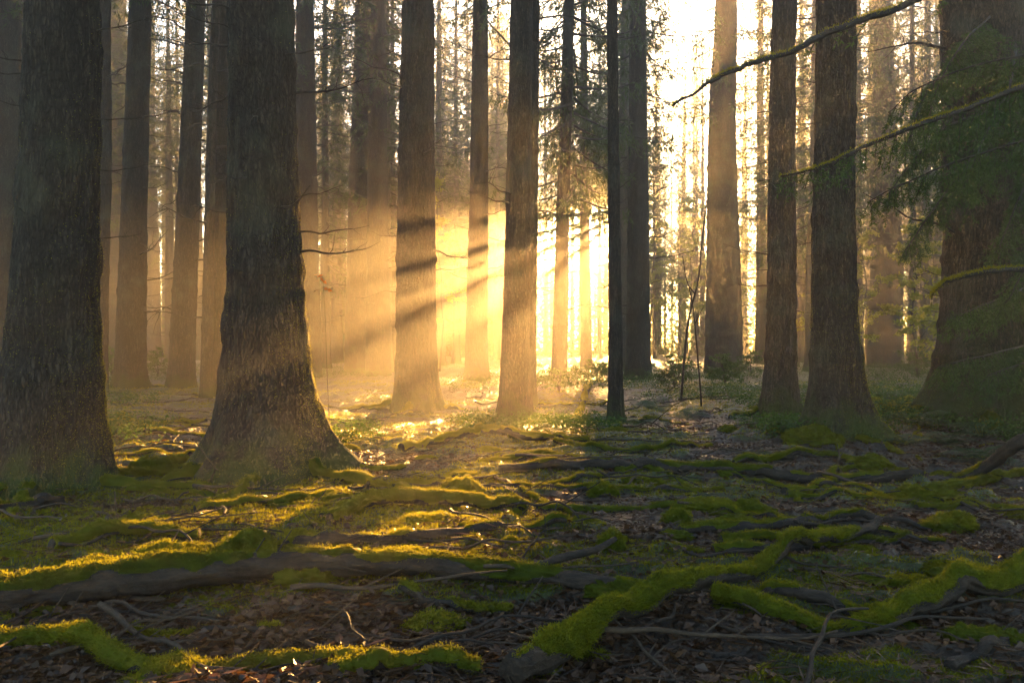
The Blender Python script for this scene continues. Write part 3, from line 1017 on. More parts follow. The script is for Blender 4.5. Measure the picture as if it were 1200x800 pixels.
# low boughs added to spruces in the opening: they break the sunlight into beams
for lab, lines in (('thin reddish pole in front of the brightest glare', ((2, 1.2, 2.0, .5), (13, 1.1, 2.2, .38), (25, 1.0, 2.1, .38), (38, 0.8, 1.6, .26))),
                   ('pale trunk almost dissolved in the sun glare', ((19, 0.6, 1.3, .11),))):
    tr = [o for o in COL.objects if o.get('label') == lab][0]
    tx, ty, tz = tr.location
    u0 = tx - ty * math.tan(SUN_AZ)
    gq = np.random.default_rng(int(ty * 10))
    for deg, right, left, tw in lines:
        zc_ = CAM_H + u0 * math.tan(R(deg)) + ty * math.tan(SUN_EL)
        for side, L in ((-1, left), (1, right)):
            t_ = np.linspace(0, 1, 16)
            P = np.c_[tx + side * (0.05 + L * t_), ty + gq.normal(0, 0.25) * t_, zc_ + side * (0.05 + L * t_) * math.tan(R(deg)) + 0.05 * np.sin(t_ * 3)]
            give_branch(tr, P, 0.012, int(gq.integers(1, 9999)), twig=tw, density=0.85, step=0.055, start=0.05, hang=0.3, needle=0.045)

# ------------------------------------------------------------------ broadleaf young trees and shrubs


def broadleaf(name, x, y, H, Rr, label, cat, group=None, seed=0, nleaf=3000, leaf=0.06, low=0.25, material='beech', stem_r=0.03, trunk_part='trunk', crown_part='crown', multi=1):
    g = np.random.default_rng(seed)
    t = empty(name, (x, y, gh(x, y)))
    tag(t, label, cat, group)
    wood, fol = Acc(), Acc()
    tips = []
    for s in range(multi):
        z = np.linspace(0, 1, 9)
        off = g.normal(0, 0.25 if multi > 1 else 0.05, 2) * H * 0.5
        P = np.c_[off[0] * z + np.cumsum(g.normal(0, 0.012 * H, 9)), off[1] * z + np.cumsum(g.normal(0, 0.012 * H, 9)), z * H * (0.95 if multi == 1 else g.uniform(0.6, 1))]
        P[:, :2] -= P[0, :2]
        P[0, 2] = -0.05
        add_tube(wood, P, np.linspace(stem_r, stem_r * 0.2, 9), 6, 0, rough=0.1)
        nb = int(18 / multi) + 5
        for b in range(nb):
            f = low + (1 - low) * (b + g.uniform(0, 1)) / nb
            k = min(7, int(f * 8))
            p = P[k] + (P[k + 1] - P[k]) * (f * 8 - k)
            az = g.uniform(0, 6.28)
            L = Rr * g.uniform(0.5, 1.1) * (1.1 - 0.75 * f)
            tt = np.linspace(0, 1, 6)
            q = p + np.c_[np.cos(az) * tt * L, np.sin(az) * tt * L, L * (0.35 * tt - 0.25 * tt ** 2)] + np.cumsum(g.normal(0, 0.03 * L, (6, 3)), 0)
            q[0] = p
            add_tube(wood, q, np.linspace(stem_r * 0.35, stem_r * 0.08, 6), 4)
            for e in range(5):
                i0 = int(g.integers(1, 6))
                d = unit(np.array([math.cos(az), math.sin(az), 0]) + g.normal(0, 0.7, 3) * [1, 1, 0.4])
                tips.append((q[i0], d, L * g.uniform(0.2, 0.5)))
    S = np.array([a for a, _, _ in tips]); D = np.array([b for _, b, _ in tips]); Ls = np.array([c for _, _, c in tips])
    idx = g.integers(0, len(S), nleaf)
    Pn = S[idx] + D[idx] * (Ls[idx] * g.uniform(0, 1, nleaf))[:, None] + g.normal(0, leaf * 0.6, (nleaf, 3)) * [1, 1, 0.5]
    Dn = D[idx] + g.normal(0, 0.8, (nleaf, 3)) + np.array([0, 0, -0.3])
    rhombs(fol, Pn, Dn, leaf * g.uniform(0.7, 1.3, nleaf), leaf * 0.3, 0, g, side=np.tile([0, 0, 1.0], (nleaf, 1)) + g.normal(0, 0.5, (nleaf, 3)))
    link(trunk_part, wood.mesh(trunk_part, [M['dead']]), t)
    link(crown_part, fol.mesh(crown_part, [M[material]], smooth=False), t)
    return t


YB = 'young beeches among the trunks'
for k, (u, y, H, Rr, n, lab) in enumerate([
    (1.2, 47, 10.0, 2.6, 9000, 'yellow lit young beech against the glare right of the sun'),
    (3.9, 50, 10.5, 2.8, 9000, 'yellow lit young beech beside the wide brown spruce'),
    (6.4, 52, 11.0, 2.8, 9000, 'young beech glowing between the wide brown and the smooth dark spruce'),
]):
    x = u + y * math.tan(SUN_AZ)
    broadleaf('young_beech', x, y, H, Rr, lab, 'tree', YB, 700 + k, n, 0.13, 0.3, stem_r=0.07)
for k, (px, d, H, Rr, n, lab) in enumerate([
    (1075, 24, 5.0, 1.6, 7000, 'bright green young beech just left of the old dark spruce'),
    (1010, 30, 5.5, 1.6, 5000, 'green sapling behind the split bark trunk'),
    (960, 33, 5.0, 1.6, 4500, 'green sapling between the smooth dark and split bark trunks'),
    (1120, 20, 3.4, 1.3, 4500, 'low green beech at the left foot of the old dark spruce'),
    (350, 36, 6.0, 1.9, 4500, 'pale green sapling in haze right of the broad flared trunk'),
    (515, 30, 7.5, 2.0, 5000, 'sapling with bright leaves between the striped spruce and its right neighbour'),
]):
    broadleaf('young_beech', at(px, d), d, H, Rr, lab, 'tree', YB, 720 + k, n, 0.09, 0.2, stem_r=0.04)
SH = 'low shrubs on the forest floor'
for k, (px, py, H, Rr, n, lab) in enumerate([
    (132, 442, 1.1, 0.9, 3500, 'small bright shrub between the thickest trunk and the flared foot spruce'),
    (185, 440, 1.0, 0.9, 3500, 'small bright shrub left of the leaning spruce'),
    (850, 452, 0.9, 0.6, 3500, 'dark bush hugging the foot of the wide brown spruce'),
    (790, 455, 0.8, 0.8, 3000, 'low green shrub right of the spruce beside the sun'),
    (880, 440, 0.9, 0.9, 3000, 'low shrub behind the smooth dark spruce'),
    (1075, 445, 1.0, 0.8, 3500, 'green shrub in front of the bright green young beech'),
    (700, 450, 0.6, 0.8, 3000, 'low green shrub behind the leaning root by the thin poles'),
    (655, 462, 0.5, 0.8, 3000, 'sunlit low shrub at the edge of the beams'),
]):
    d = dist(py)
    broadleaf('shrub', at(px, d), d, H, Rr, lab, 'shrub', SH, 760 + k, n, 0.05, 0.1, 'herb', 0.012, 'stem', 'foliage', 5)

# far belt of undergrowth and boughs that closes the view (one mass far off)
g = np.random.default_rng(88)
acc = Acc()
n = 230000
yy = g.uniform(58, 76, n)
xx = g.uniform(-0.72, 0.72, n) * yy
top = (0.161 * yy - 1.75) * (0.72 + 0.28 * np.clip(fbm(xx * 0.16, yy * 0.16, 0, 3) * 1.6 + 0.4, 0, 1))
zz = ground_h(xx, yy) + top * g.uniform(0, 1, n) ** 1.3
rhombs(acc, np.c_[xx, yy, zz], g.normal(size=(n, 3)) + [0, 0, -0.2], g.uniform(0.15, 0.36, n), g.uniform(0.03, 0.08, n), 0, g)
tag(link('undergrowth', acc.mesh('undergrowth', [M['herb']], smooth=False)), 'hazy belt of distant undergrowth closing the view between the trunks', 'undergrowth', None, 'stuff')

# ------------------------------------------------------------------ ground cover
g = np.random.default_rng(21)


def scatter(n, d0, d1, spread=0.75):
    d = np.exp(g.uniform(math.log(d0), math.log(d1), n))
    x = g.uniform(-spread, spread, n) * d + g.uniform(-0.6, 0.6, n)
    return x, d


x, d = scatter(900000, 2.2, 22)
mm = moss_mask(x, d)
k = g.uniform(0, 1, len(x)) < mm * 0.9
x, d = x[k], d[k]
acc = Acc()
P = np.c_[x, d, ground_h(x, d)]
tris(acc, P, np.tile([0, 0, 1.0], (len(x), 1)), g.uniform(0.005, 0.016, len(x)) * (1 + d * 0.06) * (1 + 0.9 * np.exp(-((x + 1.5) / 2.3) ** 2 - ((d - 5.5) / 1.8) ** 2)), 0.0018 + 0.00035 * d, 0, g, 0.6)
tag(link('moss_carpet', acc.mesh('moss_carpet', [M['moss']])), 'ragged carpet of short moss over the forest floor', 'moss', None, 'stuff')
print('moss blades', len(x))

x, d = scatter(120000, 2.2, 20)
mm = moss_mask(x, d)
k = g.uniform(0, 1, len(x)) > mm * 0.85
x, d = x[k], d[k]
acc = Acc()
n = len(x)
az = g.uniform(0, 6.28, n)
P = np.c_[x, d, ground_h(x, d) + 0.004]
D = np.c_[np.cos(az), np.sin(az), g.normal(0.1, 0.25, n)]
rhombs(acc, P, D, g.uniform(0.012, 0.045, n) * (1 + d * 0.02), g.uniform(0.004, 0.012, n), 0, g, side=np.tile([0, 0, 1.0], (n, 1)) + g.normal(0, 0.45, (n, 3)), bend=0.15)
x, d = scatter(85000, 2.2, 12)
k = (g.uniform(0, 1, len(x)) > moss_mask(x, d) * 0.7) & (fbm(x * 1.6, d * 2.0, 3.3, 3) * 2 + 0.55 > g.uniform(0, 1, len(x)))
x, d = x[k], d[k]
n = len(x)
az = g.uniform(0, 6.28, n)
rhombs(acc, np.c_[x, d, ground_h(x, d) + g.uniform(0.004, 0.016, n)], np.c_[np.cos(az), np.sin(az), g.normal(0.05, 0.35, n)], g.uniform(0.03, 0.06, n), g.uniform(0.009, 0.018, n), 0, g,
       side=np.tile([0, 0, 1.0], (n, 1)) + g.normal(0, 0.6, (n, 3)), bend=0.3)
# needle and twig crumbs
x, d = scatter(30000, 2.2, 18)
n = len(x)
az = g.uniform(0, 6.28, n)
rhombs(acc, np.c_[x, d, ground_h(x, d) + 0.008], np.c_[np.cos(az), np.sin(az), g.normal(0.05, 0.15, n)], g.uniform(0.04, 0.16, n), g.uniform(0.0015, 0.003, n) + 0.0002 * d, 0, g)
tag(link('leaf_litter', acc.mesh('leaf_litter', [M['litter']], smooth=False)), 'dark brown litter of dead leaves and needles', 'leaf litter', None, 'stuff')

# low herbs farther back
x, d = scatter(26000, 8.5, 40)
keep = fbm(x * 0.35 + 9, d * 0.25 + 4, 0, 3) + 0.12 * sstep(-1, 4, x) > 0.02
x, d = x[keep], d[keep]
acc = Acc()
rep = 11
xx = np.repeat(x, rep) + g.normal(0, 0.06, len(x) * rep)
yy = np.repeat(d, rep) + g.normal(0, 0.06, len(x) * rep)
n = len(xx)
P = np.c_[xx, yy, ground_h(xx, yy) + g.uniform(0.02, 0.2, n)]
rhombs(acc, P, np.c_[g.normal(size=(n, 2)), g.normal(0.1, 0.4, n)], g.uniform(0.025, 0.06, n), g.uniform(0.007, 0.016, n), 0, g, side=np.tile([0, 0, 1.0], (n, 1)) + g.normal(0, 0.5, (n, 3)), bend=0.2)
tag(link('ground_cover', acc.mesh('ground_cover', [M['herb']], smooth=False)), 'low green woodland herbs spread between the trunks', 'ground cover', None, 'stuff')

# ------------------------------------------------------------------ ferns


def frond_mesh(seed, L=0.5):
    g = np.random.default_rng(seed)
    acc = Acc()
    n = 16
    t = np.linspace(0, 1, n)
    P = np.c_[t * L * 0.9, np.cumsum(g.normal(0, 0.004, n)), L * (0.75 * t - 0.75 * t ** 2)]
    add_tube(acc, P, np.linspace(0.0035, 0.001, n), 4)
    for s in (-1, 1):
        for k in range(2, n):
            ll = 0.30 * L * math.sin(math.pi * min(1, (t[k] * 0.93 + 0.1))) + 0.02
            q = P[k] + np.linspace(0, 1, 7)[:, None] * np.array([0.35, s, -0.25]) * ll
            for sg in (-1, 1):
                rhombs(acc, q, np.tile([0.9 * sg + 0.2, s * 0.5, -0.1], (7, 1)), ll * 0.26 * np.linspace(1, 0.4, 7), ll * 0.06, 0, g, side=np.tile([0, 0, 1.0], (7, 1)))
    return acc.mesh('frond', [M['fern']], smooth=False)


FROND = [frond_mesh(800 + k, 0.5) for k in range(3)]
FG = 'ferns around the old spruce'
fern_spots = [(1075, 505, 1.0, 'fern at the left foot of the old dark spruce, farthest of its group'), (1105, 497, 1.1, 'tall fern against the roots of the old dark spruce'),
              (1060, 528, 0.9, 'small fern right of the split bark trunk'), (1110, 522, 1.0, 'bluish fern in front of the roots of the old dark spruce'),
              (1150, 515, 1.0, 'fern in front of the old dark spruce near the frame edge'), (1145, 540, 0.9, 'fern left of the dark arching root'),
              (770, 480, 0.8, 'fern right of the thin black pole'), (805, 488, 0.8, 'fern in the open brown patch right of the thin black pole'),
              (750, 497, 0.7, 'fern on the rooty hump of the thin black pole'), (645, 508, 0.7, 'sunlit fern above the arched mossy root'),
              (840, 470, 0.9, 'fern in front of the dark bush'), (875, 500, 0.7, 'fern left of the smooth dark spruce foot'), (1060, 470, 1.0, 'fern behind the split bark trunk')]
for k, (px, py, s, lab) in enumerate(fern_spots):
    d_ = dist(py)
    x_ = at(px, d_)
    t = empty('fern', (x_, d_, gh(x_, d_)), k * 1.3)
    tag(t, lab, 'fern', FG)
    nf = 7
    for q in range(nf):
        o = link('frond', FROND[(k + q) % 3], t)
        o.rotation_euler = (0, random.uniform(-0.35, 0.1), q * 6.28 / nf + random.uniform(-0.3, 0.3))
        o.scale = [s * random.uniform(0.8, 1.15)] * 3

g = np.random.default_rng(41)
for k in range(22):
    d_ = g.uniform(7.5, 20)
    x_ = g.uniform(0.12, 0.66) * d_
    t = empty('fern', (x_, d_, gh(x_, d_)), g.uniform(0, 6.28))
    tag(t, 'little green fern growing on the right side of the floor', 'fern', 'little ferns on the right')
    s = g.uniform(0.4, 0.8)
    for q in range(6):
        o = link('frond', FROND[(k + q) % 3], t)
        o.rotation_euler = (0, g.uniform(-0.4, 0.1), q * 1.05 + g.uniform(-0.3, 0.3))
        o.scale = [s * g.uniform(0.8, 1.15)] * 3

# ------------------------------------------------------------------ fallen wood
MB = 'mossy fallen wood'
P = ground_line([(-60, 722), (60, 712), (180, 703), (330, 693), (450, 690), (560, 697), (680, 706), (790, 716)], [0.05, 0.06, 0.07, 0.075, 0.07, 0.045, 0.03, 0.02], 90, 0.002, 1)
P[:, 2] = np.polyval(np.polyfit(np.linspace(0, 1, 90), P[:, 2], 2), np.linspace(0, 1, 90))
rr = np.interp(np.linspace(0, 1, 90), [0, 0.25, 0.5, 0.8, 1], [0.074, 0.07, 0.054, 0.04, 0.028])
fk = P[70] + np.array([[0, 0, 0.02], [0.15, 0.06, 0.06], [0.32, 0.1, 0.09], [0.42, 0.18, 0.12]])
o = mossy_tube('fallen_log', P, rr, M['log'], None, 18, 0.46, 0.08, 0.16, seed=1, n=12000, fork=[(catmull(fk, 10), np.linspace(0.02, 0.012, 10))])
tag(o, 'long dark fallen log across the left foreground, its upper edge lit golden', 'log', MB)
P = ground_line([(600, 815), (660, 785), (730, 752), (830, 716), (900, 688), (965, 660), (1030, 630)], [0.06, 0.08, 0.10, 0.11, 0.10, 0.10, 0.07], 90, 0.0015, 2)
o = mossy_tube('mossy_branch', P, np.interp(np.linspace(0, 1, 90), [0, 0.3, 0.7, 1], [0.046, 0.037, 0.026, 0.021]), M['log'], None, 16, 0.36, -0.06, 0.14, seed=2, n=26000, blade=0.0075)
tag(o, 'thick moss covered branch running diagonally up the right foreground', 'branch', MB)
P = ground_line([(838, 725), (880, 735), (930, 745), (985, 748), (1040, 742)], [0.06, 0.05, 0.035, 0.03, 0.03], 50, 0.002, 3)
o = mossy_tube('mossy_branch', P, np.linspace(0.032, 0.022, 50), M['log'], None, 12, 0.7, -0.1, 0.16, seed=3, n=9000)
tag(o, 'thin mossy branch joining the diagonal one to the thick right root', 'branch', MB)
P = ground_line([(975, 752), (1040, 738), (1095, 722), (1150, 708), (1240, 690), (1340, 672)], [0.02, 0.04, 0.08, 0.12, 0.14, 0.1], 70, 0.002, 4)
o = mossy_tube('mossy_branch', P, np.interp(np.linspace(0, 1, 70), [0, 0.4, 1], [0.025, 0.045, 0.06]), M['log'], None, 16, 0.36, -0.06, 0.15, seed=4, n=18000, blade=0.0075)
tag(o, 'thick bright mossy branch rising out of the right frame edge', 'branch', MB)
P = ground_line([(585, 556), (700, 551), (800, 556), (930, 560), (1075, 566)], 0.035, 70, 0.003, 5)
o = mossy_tube('fallen_log', P, np.interp(np.linspace(0, 1, 70), [0, 0.5, 1], [0.034, 0.048, 0.038]), M['log'], None, 14, 0.22, 0.1, 0.1, seed=5, n=5000)
tag(o, 'straight bare brown log lying across the middle right of the floor', 'log', MB)
P = ground_line([(470, 528), (520, 520), (565, 514), (620, 519), (690, 522)], [0.02, 0.05, 0.09, 0.06, 0.02], 50, 0.003, 6)
o = mossy_tube('mossy_branch', P, np.linspace(0.05, 0.035, 50), M['log'], None, 12, 0.6, 0, 0.14, seed=6, n=9000)
tag(o, 'arched mossy root lit gold, below the striped dark spruce', 'root', MB)
P = ground_line([(385, 628), (430, 612), (480, 603), (550, 600), (622, 606)], [0.03, 0.06, 0.07, 0.06, 0.03], 50, 0.003, 7)
o = mossy_tube('mossy_branch', P, np.interp(np.linspace(0, 1, 50), [0, 0.6, 1], [0.03, 0.045, 0.03]), M['log'], None, 12, 0.75, -0.1, 0.16, seed=7, n=12000)
tag(o, 'curved mossy branch in the middle of the floor, half golden and half green', 'branch', MB)
P = ground_line([(-40, 618), (30, 606), (75, 597)], 0.05, 30, 0.003, 8)
o = mossy_tube('fallen_log', P, np.linspace(0.045, 0.035, 30), M['log'], None, 12, 0.1, 0.1, 0.12, seed=8, n=1200)
tag(o, 'short bare brown log at the left edge below the thickest trunk', 'log', MB)
P = ground_line([(-40, 600), (20, 588), (80, 582), (125, 578)], [0.06, 0.09, 0.08, 0.06], 40, 0.004, 9)
o = mossy_tube('mossy_branch', P, np.linspace(0.03, 0.018, 40), M['log'], None, 10, 0.7, -0.1, 0.2, seed=9, n=6000)
tag(o, 'gold lit mossy branch at the foot of the thickest trunk', 'branch', MB)
P = ground_line([(-40, 772), (40, 766), (80, 770), (120, 782), (200, 806)], [0.05, 0.06, 0.06, 0.05, 0.03], 50, 0.002, 10)
o = mossy_tube('mossy_branch', P, np.linspace(0.034, 0.022, 50), M['log'], None, 12, 0.6, -0.1, 0.18, seed=10, n=9000)
tag(o, 'bent branch with glowing moss in the bottom left corner', 'branch', MB)
P = px_line([(1120, 562, 6.8), (1145, 553, 6.7), (1165, 541, 6.6), (1180, 528, 6.5), (1205, 515, 6.4), (1260, 505, 6.3)], 40)
o = mossy_tube('dark_root', P, np.linspace(0.03, 0.055, 40), M['log'], None, 12, 0.15, 0.1, 0.14, seed=11, n=1500)
tag(o, 'dark bare root arching up at the right frame edge', 'root', MB)
for k, (pts, r0, r1, ms, lab) in enumerate([
    ([(860, 548), (930, 541), (1000, 545), (1065, 556)], 0.035, 0.025, 0.5, 'mossy root lying in front of the split bark trunk'),
    ([(845, 642), (920, 638), (995, 630)], 0.03, 0.022, 0.5, 'low mossy stick above the end of the diagonal branch'),
    ([(885, 712), (960, 722), (1060, 728)], 0.03, 0.02, 0.1, 'dark bare stick behind the thin mossy branch'),
    ([(700, 642), (760, 645), (830, 655)], 0.018, 0.012, 0.15, 'thin brown stick between two moss covered stones'),
    ([(575, 560), (620, 582), (665, 603)], 0.02, 0.012, 0.2, 'slanting twiggy branch in the middle of the floor'),
    ([(470, 712), (540, 722), (600, 728)], 0.022, 0.016, 0.4, 'mossy stick just below the long dark log'),
    ([(650, 525), (740, 534), (830, 528)], 0.03, 0.02, 0.5, 'mossy root in front of the thin black pole'),
    ([(690, 455), (684, 470), (672, 490)], 0.07, 0.04, 0.3, 'bent stump root leaning under the thin reddish pole'),
    ([(1085, 575), (1150, 563), (1210, 556)], 0.04, 0.03, 0.7, 'mossy root below the dark arching root'),
    ([(160, 560), (190, 548), (215, 540)], 0.05, 0.04, 0.8, 'mossy root between the thickest and the broad flared trunk'),
    ([(130, 505), (180, 498), (240, 492)], 0.04, 0.03, 0.5, 'mossy fallen branch behind the gap of the two big trunks'),
    ([(1000, 485), (1060, 480), (1100, 474)], 0.08, 0.07, 0.3, 'dull brown log behind the split bark trunk'),
    ([(150, 745), (260, 752), (330, 748)], 0.014, 0.01, 0.2, 'slim stick below the left end of the long dark log'),
    ([(240, 790), (330, 778), (420, 784)], 0.028, 0.02, 0.7, 'mossy stick at the bottom edge near the left'),
    ([(395, 795), (490, 785), (580, 795)], 0.03, 0.024, 0.7, 'mossy root at the bottom edge near the middle'),
    ([(560, 545), (640, 540), (715, 546)], 0.028, 0.02, 0.6, 'mossy root just above the straight bare log'),
    ([(230, 612), (310, 600), (390, 590)], 0.028, 0.02, 0.7, 'gold lit mossy stick in the middle of the sunlit patch'),
    ([(430, 575), (500, 568), (560, 560)], 0.03, 0.02, 0.6, 'gold lit root right of the broad flared foot'),
    ([(60, 660), (150, 645), (230, 648)], 0.035, 0.028, 0.8, 'mossy branch in the sunlit patch above the long dark log'),
    ([(780, 765), (840, 772), (880, 765)], 0.014, 0.008, 0.0, 'pale bare stick below the diagonal mossy branch'),
    ([(1110, 790), (1160, 760), (1210, 725)], 0.02, 0.012, 0.0, 'bare grey stick in the bottom right corner'),
]):
    P = ground_line(pts, r0 * 0.7, 34, 0.004, 20 + k)
    o = mossy_tube('fallen_branch', P, np.linspace(r0, r1, 34), M['log'], None, 10, ms, -0.05, 0.16, seed=20 + k)
    tag(o, lab, 'branch', MB)

# mossy roots snaking over the floor
g = np.random.default_rng(77)
for k in range(34):
    d_ = math.exp(g.uniform(math.log(4.2), math.log(17)))
    x_ = g.uniform(-0.62, 0.62) * d_
    L = g.uniform(0.8, 2.6)
    az = g.normal(0, 0.5)
    m_ = 40
    ang = az + np.cumsum(g.normal(0, 0.10, m_))
    xy = np.c_[x_ + np.cumsum(np.cos(ang)) * L / m_, d_ + np.cumsum(np.sin(ang)) * L / m_]
    r0 = g.uniform(0.016, 0.042)
    P = np.c_[xy, ground_h(xy[:, 0], xy[:, 1]) + r0 * g.uniform(0.1, 0.8)]
    o = mossy_tube('surface_root', P, r0 * np.linspace(1, 0.45, m_) * (1 + 0.2 * vnoise(np.linspace(0, 7, m_), k * 3.3)), M['log'], None, 9, g.choice([0.2, 0.5, 0.75]), 0, 0.16, seed=3000 + k, n=int(2200 * L))
    tag(o, 'mossy root snaking over the forest floor', 'root', 'roots snaking over the forest floor')

# loose sticks and twigs, one object each
STICK = []
for k in range(8):
    g2 = np.random.default_rng(1000 + k)
    acc = Acc()
    t = np.linspace(0, 1, 8)
    P = np.c_[t - 0.5, np.cumsum(g2.normal(0, 0.03, 8)), np.abs(np.cumsum(g2.normal(0, 0.015, 8)))]
    P = catmull(P, 16)
    add_tube(acc, P, np.linspace(0.013, 0.005, 16), 6, 0, rough=0.15)
    for q in range(k % 4):
        i0 = int(g2.integers(4, 13))
        dd_ = unit(np.array([0.7, g2.choice([-1, 1]) * 0.8, g2.uniform(0, 0.3)]))
        add_tube(acc, P[i0] + np.linspace(0, 1, 5)[:, None] * dd_ * g2.uniform(0.12, 0.3), np.linspace(0.006, 0.003, 5), 4)
    STICK.append(acc.mesh('fallen_twig', [M['twig' if k % 2 else 'log']]))
TW = 'twigs strewn over the forest floor'
g = np.random.default_rng(31)
for k in range(290):
    d_ = math.exp(g.uniform(math.log(2.7), math.log(17)))
    x_ = g.uniform(-0.66, 0.66) * d_
    o = link('fallen_twig', STICK[int(g.integers(0, 8))])
    s = g.uniform(0.25, 0.9) * (1 + 0.04 * d_)
    az = g.normal(0, 0.7)
    e = 0.3 * s
    slope = (gh(x_ + e * math.cos(az), d_ + e * math.sin(az)) - gh(x_ - e * math.cos(az), d_ - e * math.sin(az))) / (2 * e)
    o.location = (x_, d_, max(gh(x_, d_), (gh(x_ + e * math.cos(az), d_ + e * math.sin(az)) + gh(x_ - e * math.cos(az), d_ - e * math.sin(az))) / 2) + 0.012)
    o.rotation_euler = (g.uniform(0, 1), -math.atan(slope), az)
    o.scale = (s, s, s * 0.9)
    tag(o, 'small bare twig lying on the dark forest floor', 'twig', TW)

# upright broken twigs
UT = 'upright twigs in the sunlit patch'
for k, (pts, r0, fk, lab, mt) in enumerate([
    ([(247, 578, 6.2), (248, 560, 6.2), (252, 548, 6.2), (240, 532, 6.2), (229, 517, 6.2)], 0.009, [(252, 548, 6.2), (256, 551, 6.15)], 'bent twig glowing orange before the broad flared foot', 'twig'),
    ([(138, 632, 5.0), (136, 600, 5.0), (134, 575, 5.0)], 0.010, [(136, 600, 5), (128, 590, 5.05)], 'upright golden twig below the thickest trunk', 'twig'),
    ([(100, 628, 4.8), (118, 606, 4.85), (122, 588, 4.9)], 0.008, [(118, 606, 4.85), (108, 596, 4.9)], 'slanting golden twig left of the upright one', 'twig'),
    ([(176, 630, 4.8), (178, 610, 4.8), (172, 598, 4.8)], 0.007, [(178, 610, 4.8), (190, 600, 4.8)], 'short forked twig right of the upright golden one', 'twig'),
    ([(983, 548, 7.3), (984, 535, 7.3), (981, 520, 7.3)], 0.010, [(984, 535, 7.3), (989, 528, 7.3)], 'pale stub standing before the split bark trunk', 'twig'),
    ([(798, 470, 14.5), (806, 380, 14.5), (818, 330, 14.5), (822, 290, 14.5), (828, 235, 14.5)], 0.022, [(815, 345, 14.5), (805, 330, 14.5), (800, 300, 14.4)], 'crooked bare sapling stem right of the sun glare', 'dead'),
    ([(822, 470, 13.5), (816, 400, 13.5), (812, 360, 13.5), (806, 330, 13.5)], 0.016, [(814, 380, 13.5), (824, 360, 13.5)], 'second thin bare stem crossing the crooked sapling', 'dead'),
    ([(690, 635, 4.55), (684, 622, 4.55), (682, 606, 4.5)], 0.006, [(684, 622, 4.55), (690, 612, 4.5)], 'tiny dark upright twig in the middle of the right floor', 'twig'),
    ([(940, 640, 4.5), (941, 620, 4.5), (944, 600, 4.5)], 0.005, [(941, 620, 4.5), (935, 610, 4.5)], 'thin upright twig near the end of the diagonal branch', 'twig'),
]):
    P = px_line(pts, 18)
    P[0, 2] = min(P[0, 2], gh(P[0, 0], P[0, 1]) - 0.01)
    acc = Acc()
    add_tube(acc, P, np.linspace(r0, r0 * 0.45, 18), 6, 0, rough=0.1)
    add_tube(acc, px_line(fk, 6), np.linspace(r0 * 0.6, r0 * 0.3, 6), 5)
    o = link('dead_stem', acc.mesh('dead_stem', [M[mt]]))
    tag(o, lab, 'twig', UT)

# sapling with orange leaves between the trunks
d_ = 11.0
x_ = at(380, d_)
t = empty('sapling', (x_, d_, gh(x_, d_)))
tag(t, 'thin sapling carrying a few orange leaves right of the broad flared trunk', 'sapling')
acc = Acc()
P = px_line([(386, 497, d_), (383, 430, d_), (381, 370, d_), (378, 322, d_)], 20) - np.array(t.location)
P[0, 2] = -0.03
add_tube(acc, P, np.linspace(0.006, 0.002, 20), 5)
link('stem', acc.mesh('stem', [M['dead']]), t)
for k in range(7):
    acc = Acc()
    p = P[-1 - k % 3] + np.array([random.uniform(-0.05, 0.05), 0, random.uniform(-0.04, 0.02)])
    rhombs(acc, np.array([p]), np.array([[random.uniform(-1, 1), random.uniform(-0.5, 0.5), -0.3]]), 0.09, 0.026, 0)
    link('leaf', acc.mesh('leaf', [M['orange_leaf']], smooth=False), t)

# ------------------------------------------------------------------ moss mounds
MM = 'moss mounds on the forest floor'


def mound(px, py, wpx, hpx, label, seed):
    g = np.random.default_rng(seed)
    d = dist(py)
    x = at(px, d)
    w, h = wpx / F * d, hpx / F * d
    nr, ns = 30, 72
    ph = np.linspace(0, math.pi / 2 + 0.25, nr)
    th = np.linspace(0, 2 * np.pi, ns, endpoint=False)
    pp, tt = np.meshgrid(ph, th, indexing='ij')
    ux, uy, uz = np.sin(pp) * np.cos(tt), np.sin(pp) * np.sin(tt), np.cos(pp)
    k = 1 + 0.55 * fbm(ux * 1.4 + seed, uy * 1.4, uz * 1.4, 3) + 0.4 * fbm(ux * 5 + seed, uy * 5, uz * 5, 3)
    V = np.stack([ux * w * k, uy * w * 0.8 * k, uz * h * k], -1).reshape(-1, 3)
    i, j = np.meshgrid(np.arange(nr - 1), np.arange(ns), indexing='ij')
    q = np.stack([i * ns + j, (i + 1) * ns + j, (i + 1) * ns + (j + 1) % ns, i * ns + (j + 1) % ns], -1).reshape(-1, 4)
    acc = Acc()
    acc.add(V, q)
    N = unit(np.stack([ux / w, uy / (w * 0.8), uz / h], -1).reshape(-1, 3))
    wgt = np.sin(pp).ravel() + 0.05
    n = int(np.clip(16000 * w / 0.2, 3000, 15000))
    moss_blades_on(acc, V, N, wgt, n, 0.008, 0.0022, g, ns)
    o = link('moss_mound', acc.mesh('moss_mound', [M['moss']]), None, (x, d, gh(x, d) - 0.015))
    tag(o, label, 'moss', MM)


